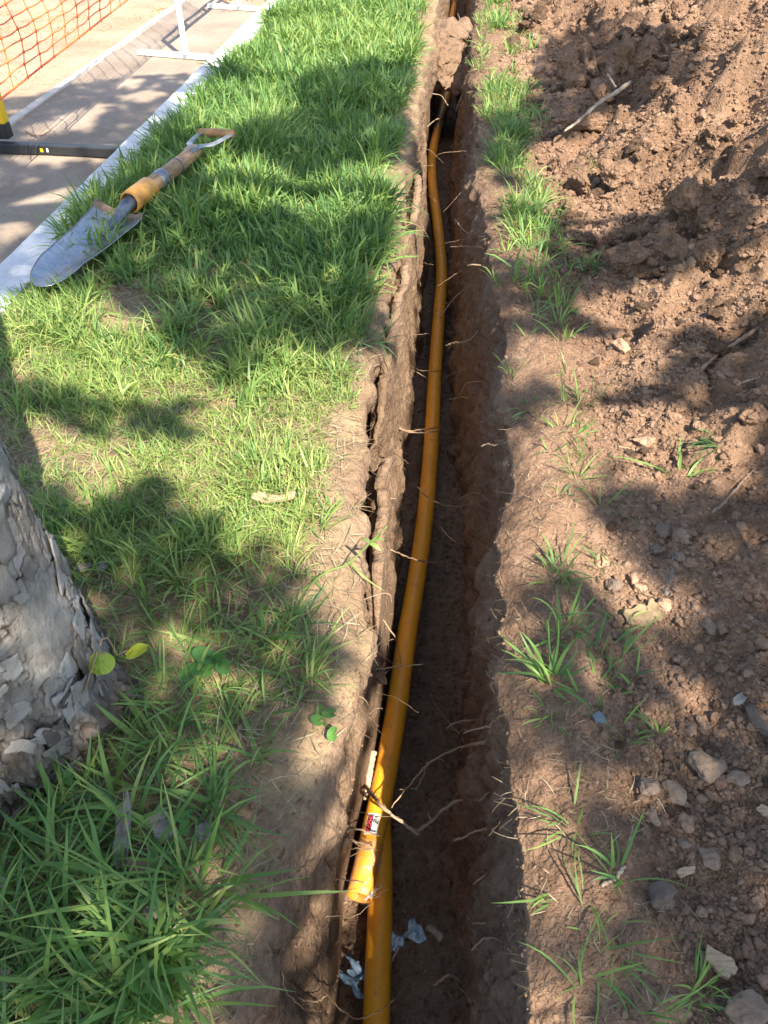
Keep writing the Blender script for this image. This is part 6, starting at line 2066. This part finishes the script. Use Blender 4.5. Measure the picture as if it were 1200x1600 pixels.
hair_roots(leftP, 45, 1, 'fine nondescript root hair poking out of the left trench wall', 'fine root hairs of the left wall', 0.5)

# sticks and wood
thin('stick', [(882, 205), (905, 188), (935, 162), (962, 145), (985, 128)], 0.005, 0.009, 'thick pale dead stick slanting across the dark hollow of the heap', 'stick', 'pale_wood', 0.5, ends=(False, False), zs=(0.10, 0.19), wob=0.002)
thin('stick', [(962, 136), (955, 125), (949, 115)], 0.004, 0.003, 'short pale twig sticking up from the thick dead stick', 'stick', 'pale_wood', 0.5, ends=(False, False), zs=(0.17, 0.2))
thin('stick', [(1182, 730), (1160, 752), (1143, 772), (1128, 788), (1112, 802)], 0.0022, 0.004, 'dark-barked stick lying on the shaded spoil by the right border', 'stick', 'bark_brown', 0.4, ends=(True, True))
thin('stick', [(1190, 510), (1150, 535), (1120, 555), (1095, 578)], 0.006, 0.004, 'brown stick half buried in the sunlit spoil at right', 'stick', 'bark_brown', 0.4, ends=(True, True))
thin('stick', [(968, 700), (982, 701), (996, 705)], 0.004, 0.003, 'short stick beside the flat tan stone', 'stick', 'bark_brown', 0.4, ends=(True, True))
thin('stick', [(1052, 880), (1048, 905), (1040, 928)], 0.0035, 0.0045, 'greyish forked twig among the pebbles above the dead leaf', 'stick', 'bark_chip', 0.4, ends=(True, True))
thin('stick', [(1186, 592), (1165, 596), (1150, 602)], 0.003, 0.002, 'pale twig on the spoil near the right border', 'stick', 'pale_wood', 0.4, ends=(True, True))
thin('stick', [(952, 1380), (962, 1372), (975, 1352)], 0.003, 0.0025, 'whitish bent twig on the near bank beside the upright sprig', 'stick', 'pale_wood', 0.4, ends=(True, True))
thin('stick', [(85, 1405), (140, 1424), (180, 1430), (240, 1436), (318, 1447)], 0.0035, 0.0045, 'long grey stick lying flat in the lower left grass', 'stick', 'pale_wood', 0.4, ends=(True, True))
thin('stick', [(40, 205), (60, 212), (78, 205)], 0.004, 0.003, 'brown twig lying on the path beside the barrier post', 'stick', 'bark_brown', 0.2, ends=(False, False), zs=(PATH_Z + 0.008, PATH_Z + 0.008))
thin('stick', [(668, 1447), (680, 1455), (690, 1468)], 0.0065, 0.0075, 'pale broken stick on the trench floor beside the plastic scrap', 'stick', 'pale_wood', 0.5, ends=(False, False), zs=(-0.635, -0.64))
thin('stick', [(571, 1250), (576, 1218), (584, 1174)], 0.007, 0.008, 'pale peeled stake end standing between the pipe and left wall', 'stake', 'pale_wood', 0.8, ends=(False, False), zs=(-0.60, -0.57), wob=0.001)

def plate(name, px, py, wpx, hpx, rot, mat, label, cat, group=None, th=0.004, lift=0.006, seed=0, bend=0.2, tilt=(0, 0), pts=7, g=None):
    """a flat irregular chip, leaf or scrap: an outline with thickness, a little bent"""
    r_ = np.random.default_rng(seed + int(px))
    g = pick(px, py) if g is None else np.array(g)
    _, _, d = project(g)
    w = wpx / 2 * d / FPX; h = hpx / 2 * d / FPX / 0.75
    k = 28; rings = (0.0, 0.5, 1.0)
    V = []
    ph = r_.uniform(0, 6.28, 4)
    for q in rings:
        for j in range(k):
            a = 2 * math.pi * j / k
            rad = 1 + 0.05 * math.cos(2 * a + ph[0]) + 0.09 * math.cos(3 * a + ph[1]) + 0.09 * math.cos(5 * a + ph[2]) + 0.06 * math.cos(9 * a + ph[3])
            sx = math.copysign(abs(math.cos(a)) ** 0.75, math.cos(a)); sy = math.copysign(abs(math.sin(a)) ** 0.75, math.sin(a))
            x, y = w * q * rad * sx, h * q * rad * sy
            z = bend * (x * x / max(w, 1e-5) + 0.6 * y * abs(y) / max(h, 1e-5)) + 0.12 * w * math.sin(a * 3 + ph[1]) * q * bend * 2
            V.append((x, y, z + tilt[0] * x + tilt[1] * y))
    V = np.array(V)
    ca, sa = math.cos(rot), math.sin(rot)
    V = V @ np.array([[ca, sa, 0], [-sa, ca, 0], [0, 0, 1]])
    top = V + [0, 0, th / 2]; bot = V - [0, 0, th / 2]
    F = []
    for i in range(2):
        for j in range(k): F.append((i * k + j, i * k + (j + 1) % k, (i + 1) * k + (j + 1) % k, (i + 1) * k + j))
    F = np.array(F)[:, ::-1]; m = len(V)
    e = 2 * k + np.arange(k); e2 = 2 * k + (np.arange(k) + 1) % k
    me = make_mesh(name, np.vstack([top, bot]), [F, F[:, ::-1] + m, np.stack([e, e2, e2 + m, e + m], -1)], False, {'tone': np.full(2 * m, 0.5), 'along': np.ones(2 * m)})
    o = link(name, me, M[mat]); o.location = g + np.array([0, 0, lift])
    return tag(o, label, cat, group)
CG = 'bark and wood chips on the lawn'
plate('bark_chip', 198, 1322, 24, 78, 0.12, 'bark_chip', 'large upright grey bark flake standing in the lower left grass', 'bark', CG, 0.006, 0.03, 1, 0.5, (0.25, 0.12))
plate('bark_chip', 254, 1302, 30, 34, 0.5, 'bark_chip', 'grey crumbly bark chip with a clover sprig beside it', 'bark', CG, 0.007, 0.02, 2, 0.3, (0.2, 0.2))
plate('bark_chip', 228, 1358, 56, 18, 0.15, 'bark_brown', 'flat brown bark piece lying behind the large grey flake', 'bark', CG, 0.006, 0.012, 3, 0.15)
plate('bark_chip', 10, 1412, 34, 36, 0.2, 'bark_chip', 'pale grey bark chip cut by the left border', 'bark', CG, 0.006, 0.03, 4, 0.4, (0.1, 0.1))
plate('bark_chip', 325, 1308, 24, 20, 0.3, 'bark_chip', 'small bluish grey chip near the left trench edge', 'bark', CG, 0.005, 0.02, 5, 0.2)
plate('bark_chip', 248, 1430, 34, 18, 0.2, 'bark_chip', 'grey chip half under the star-shaped tuft', 'bark', CG, 0.005, 0.02, 6, 0.2)
plate('bark_chip', 135, 893, 24, 9, 0.35, 'bark_chip', 'narrow grey bark sliver on thatch, upper right of the tree', 'bark', CG, 0.004, 0.014, 7, 0.2)
plate('bark_chip', 162, 890, 14, 12, 0.1, 'bark_chip', 'tiny grey bark chip right of the narrow sliver', 'bark', CG, 0.004, 0.014, 8, 0.2)
plate('bark_chip', 12, 1545, 34, 24, 0.4, 'bark_chip', 'dark grey chip at the very bottom left border', 'bark', CG, 0.005, 0.02, 9, 0.2)
plate('bark_chip', 205, 1112, 44, 16, 0.3, 'bark_brown', 'brown strip of bark lying in the thatch right of the tree foot', 'bark', CG, 0.005, 0.010, 10, 0.2)
plate('bark_chip', 38, 1270, 22, 40, -0.5, 'bark_chip', 'split grey bark shard at the foot of the trunk', 'bark', CG, 0.006, 0.02, 11, 0.4, (0.2, 0.15))
plate('dry_leaf', 428, 790, 64, 14, 0.05, 'wood_chip', 'long pink-tan dead leaf in the sun near the bare left shoulder', 'leaf', None, 0.002, 0.02, 12, 0.3)
plate('dry_leaf', 132, 793, 26, 12, 0.1, 'bark_brown', 'brown dead leaf in the shaded grass above the tree', 'leaf', None, 0.002, 0.02, 13, 0.35)
plate('dry_leaf', 997, 966, 44, 26, 0.3, 'dry_leaf', 'pale yellowish dead leaf lying on the sunlit crumbs', 'leaf', None, 0.0015, 0.006, 14, 0.1, (0.05, 0.1))
plate('dry_leaf', 1020, 957, 18, 26, 0.1, 'dry_leaf', 'curled yellow leaf piece touching the pale dead leaf', 'leaf', None, 0.0015, 0.008, 15, 0.2, (0.2, 0.1))
WG = 'wood chips on the spoil'
plate('wood_chip', 1122, 1510, 50, 20, -0.75, 'wood_chip', 'big pale wood chip beside fresh green tuft at lower right', 'wood chip', WG, 0.008, 0.010, 16, 0.1)
plate('wood_chip', 1067, 1364, 30, 9, 0.25, 'wood_chip', 'small light wood splinter below the smooth pebble', 'wood chip', WG, 0.005, 0.008, 17, 0.1)
plate('wood_chip', 1155, 1102, 26, 10, 0.6, 'bark_chip', 'greyish splinter beside the stone at the right border', 'wood chip', WG, 0.004, 0.008, 18, 0.1)
plate('wood_chip', 1192, 1270, 16, 12, 0.6, 'wood_chip', 'tiny pale splinter at the right border', 'wood chip', WG, 0.004, 0.008, 19, 0.1)
plate('glass_shard', 937, 1124, 18, 13, 0.2, 'glass_bit', 'small blue-grey glass shard on the bank below the green mat', 'glass', None, 0.005, 0.006, 20, 0.05)
lump('stone', 263, 1308, 16, 14, 'tiny whitish pebble in the grass beside the crumbly bark chip', 'stone', M['kerb'], 71, 0.8, 0, 1.2)

def crumple(px, py, z, wpx, hpx, rot, mat, label, seed, group='plastic scraps on the trench floor'):
    r_ = np.random.default_rng(seed)
    g = G(px, py, z)
    _, _, d = project(g)
    w, h = wpx / 2 * d / FPX, hpx / 2 * d / FPX / 0.7
    n = 22
    V = []
    for a in range(n):
        for b in range(n):
            u, v = a / (n - 1) * 2 - 1, b / (n - 1) * 2 - 1
            pinch = 0.25 + 0.75 * abs(u) ** 1.2
            x, y = u * w, v * h * pinch
            zz = 0.012 * float(fbm(u * 2.2 + seed, v * 2.2, None, 3, 600 + seed)) + 0.006 * abs(v)
            V.append((x + 0.2 * w * float(vnoise(v * 3, u * 2 + seed, None, 5)), y + 0.3 * h * float(vnoise(u * 3, v * 2 + seed, None, 6)), zz))
    V = np.array(V); ca, sa = math.cos(rot), math.sin(rot)
    V = V @ np.array([[ca, sa, 0], [-sa, ca, 0], [0, 0, 1]])
    me = make_mesh('plastic_scrap', np.vstack([V, V - [0, 0, 0.0008]]), [grid_faces(n, n), grid_faces(n, n)[:, ::-1] + n * n], True)
    o = link('plastic_scrap', me, M[mat]); o.location = g
    return tag(o, label, 'plastic scrap', group)
crumple(632, 1463, -0.63, 54, 30, 0.35, 'scrap', 'bow-shaped light blue plastic scrap right of the lower pipe', 1)
crumple(556, 1528, -0.64, 36, 44, 0.9, 'scrap_dark', 'dark blue plastic scrap sticking out left of the lower pipe', 2)
thin('plastic_strip', [(622, 1472), (620, 1486), (612, 1502)], 0.0022, 0.0016, 'thin pinkish white strip hanging from the light blue scrap', 'plastic scrap', 'scrap_red', 0.5, 'plastic scraps on the trench floor', ends=(False, False), zs=(-0.63, -0.64))
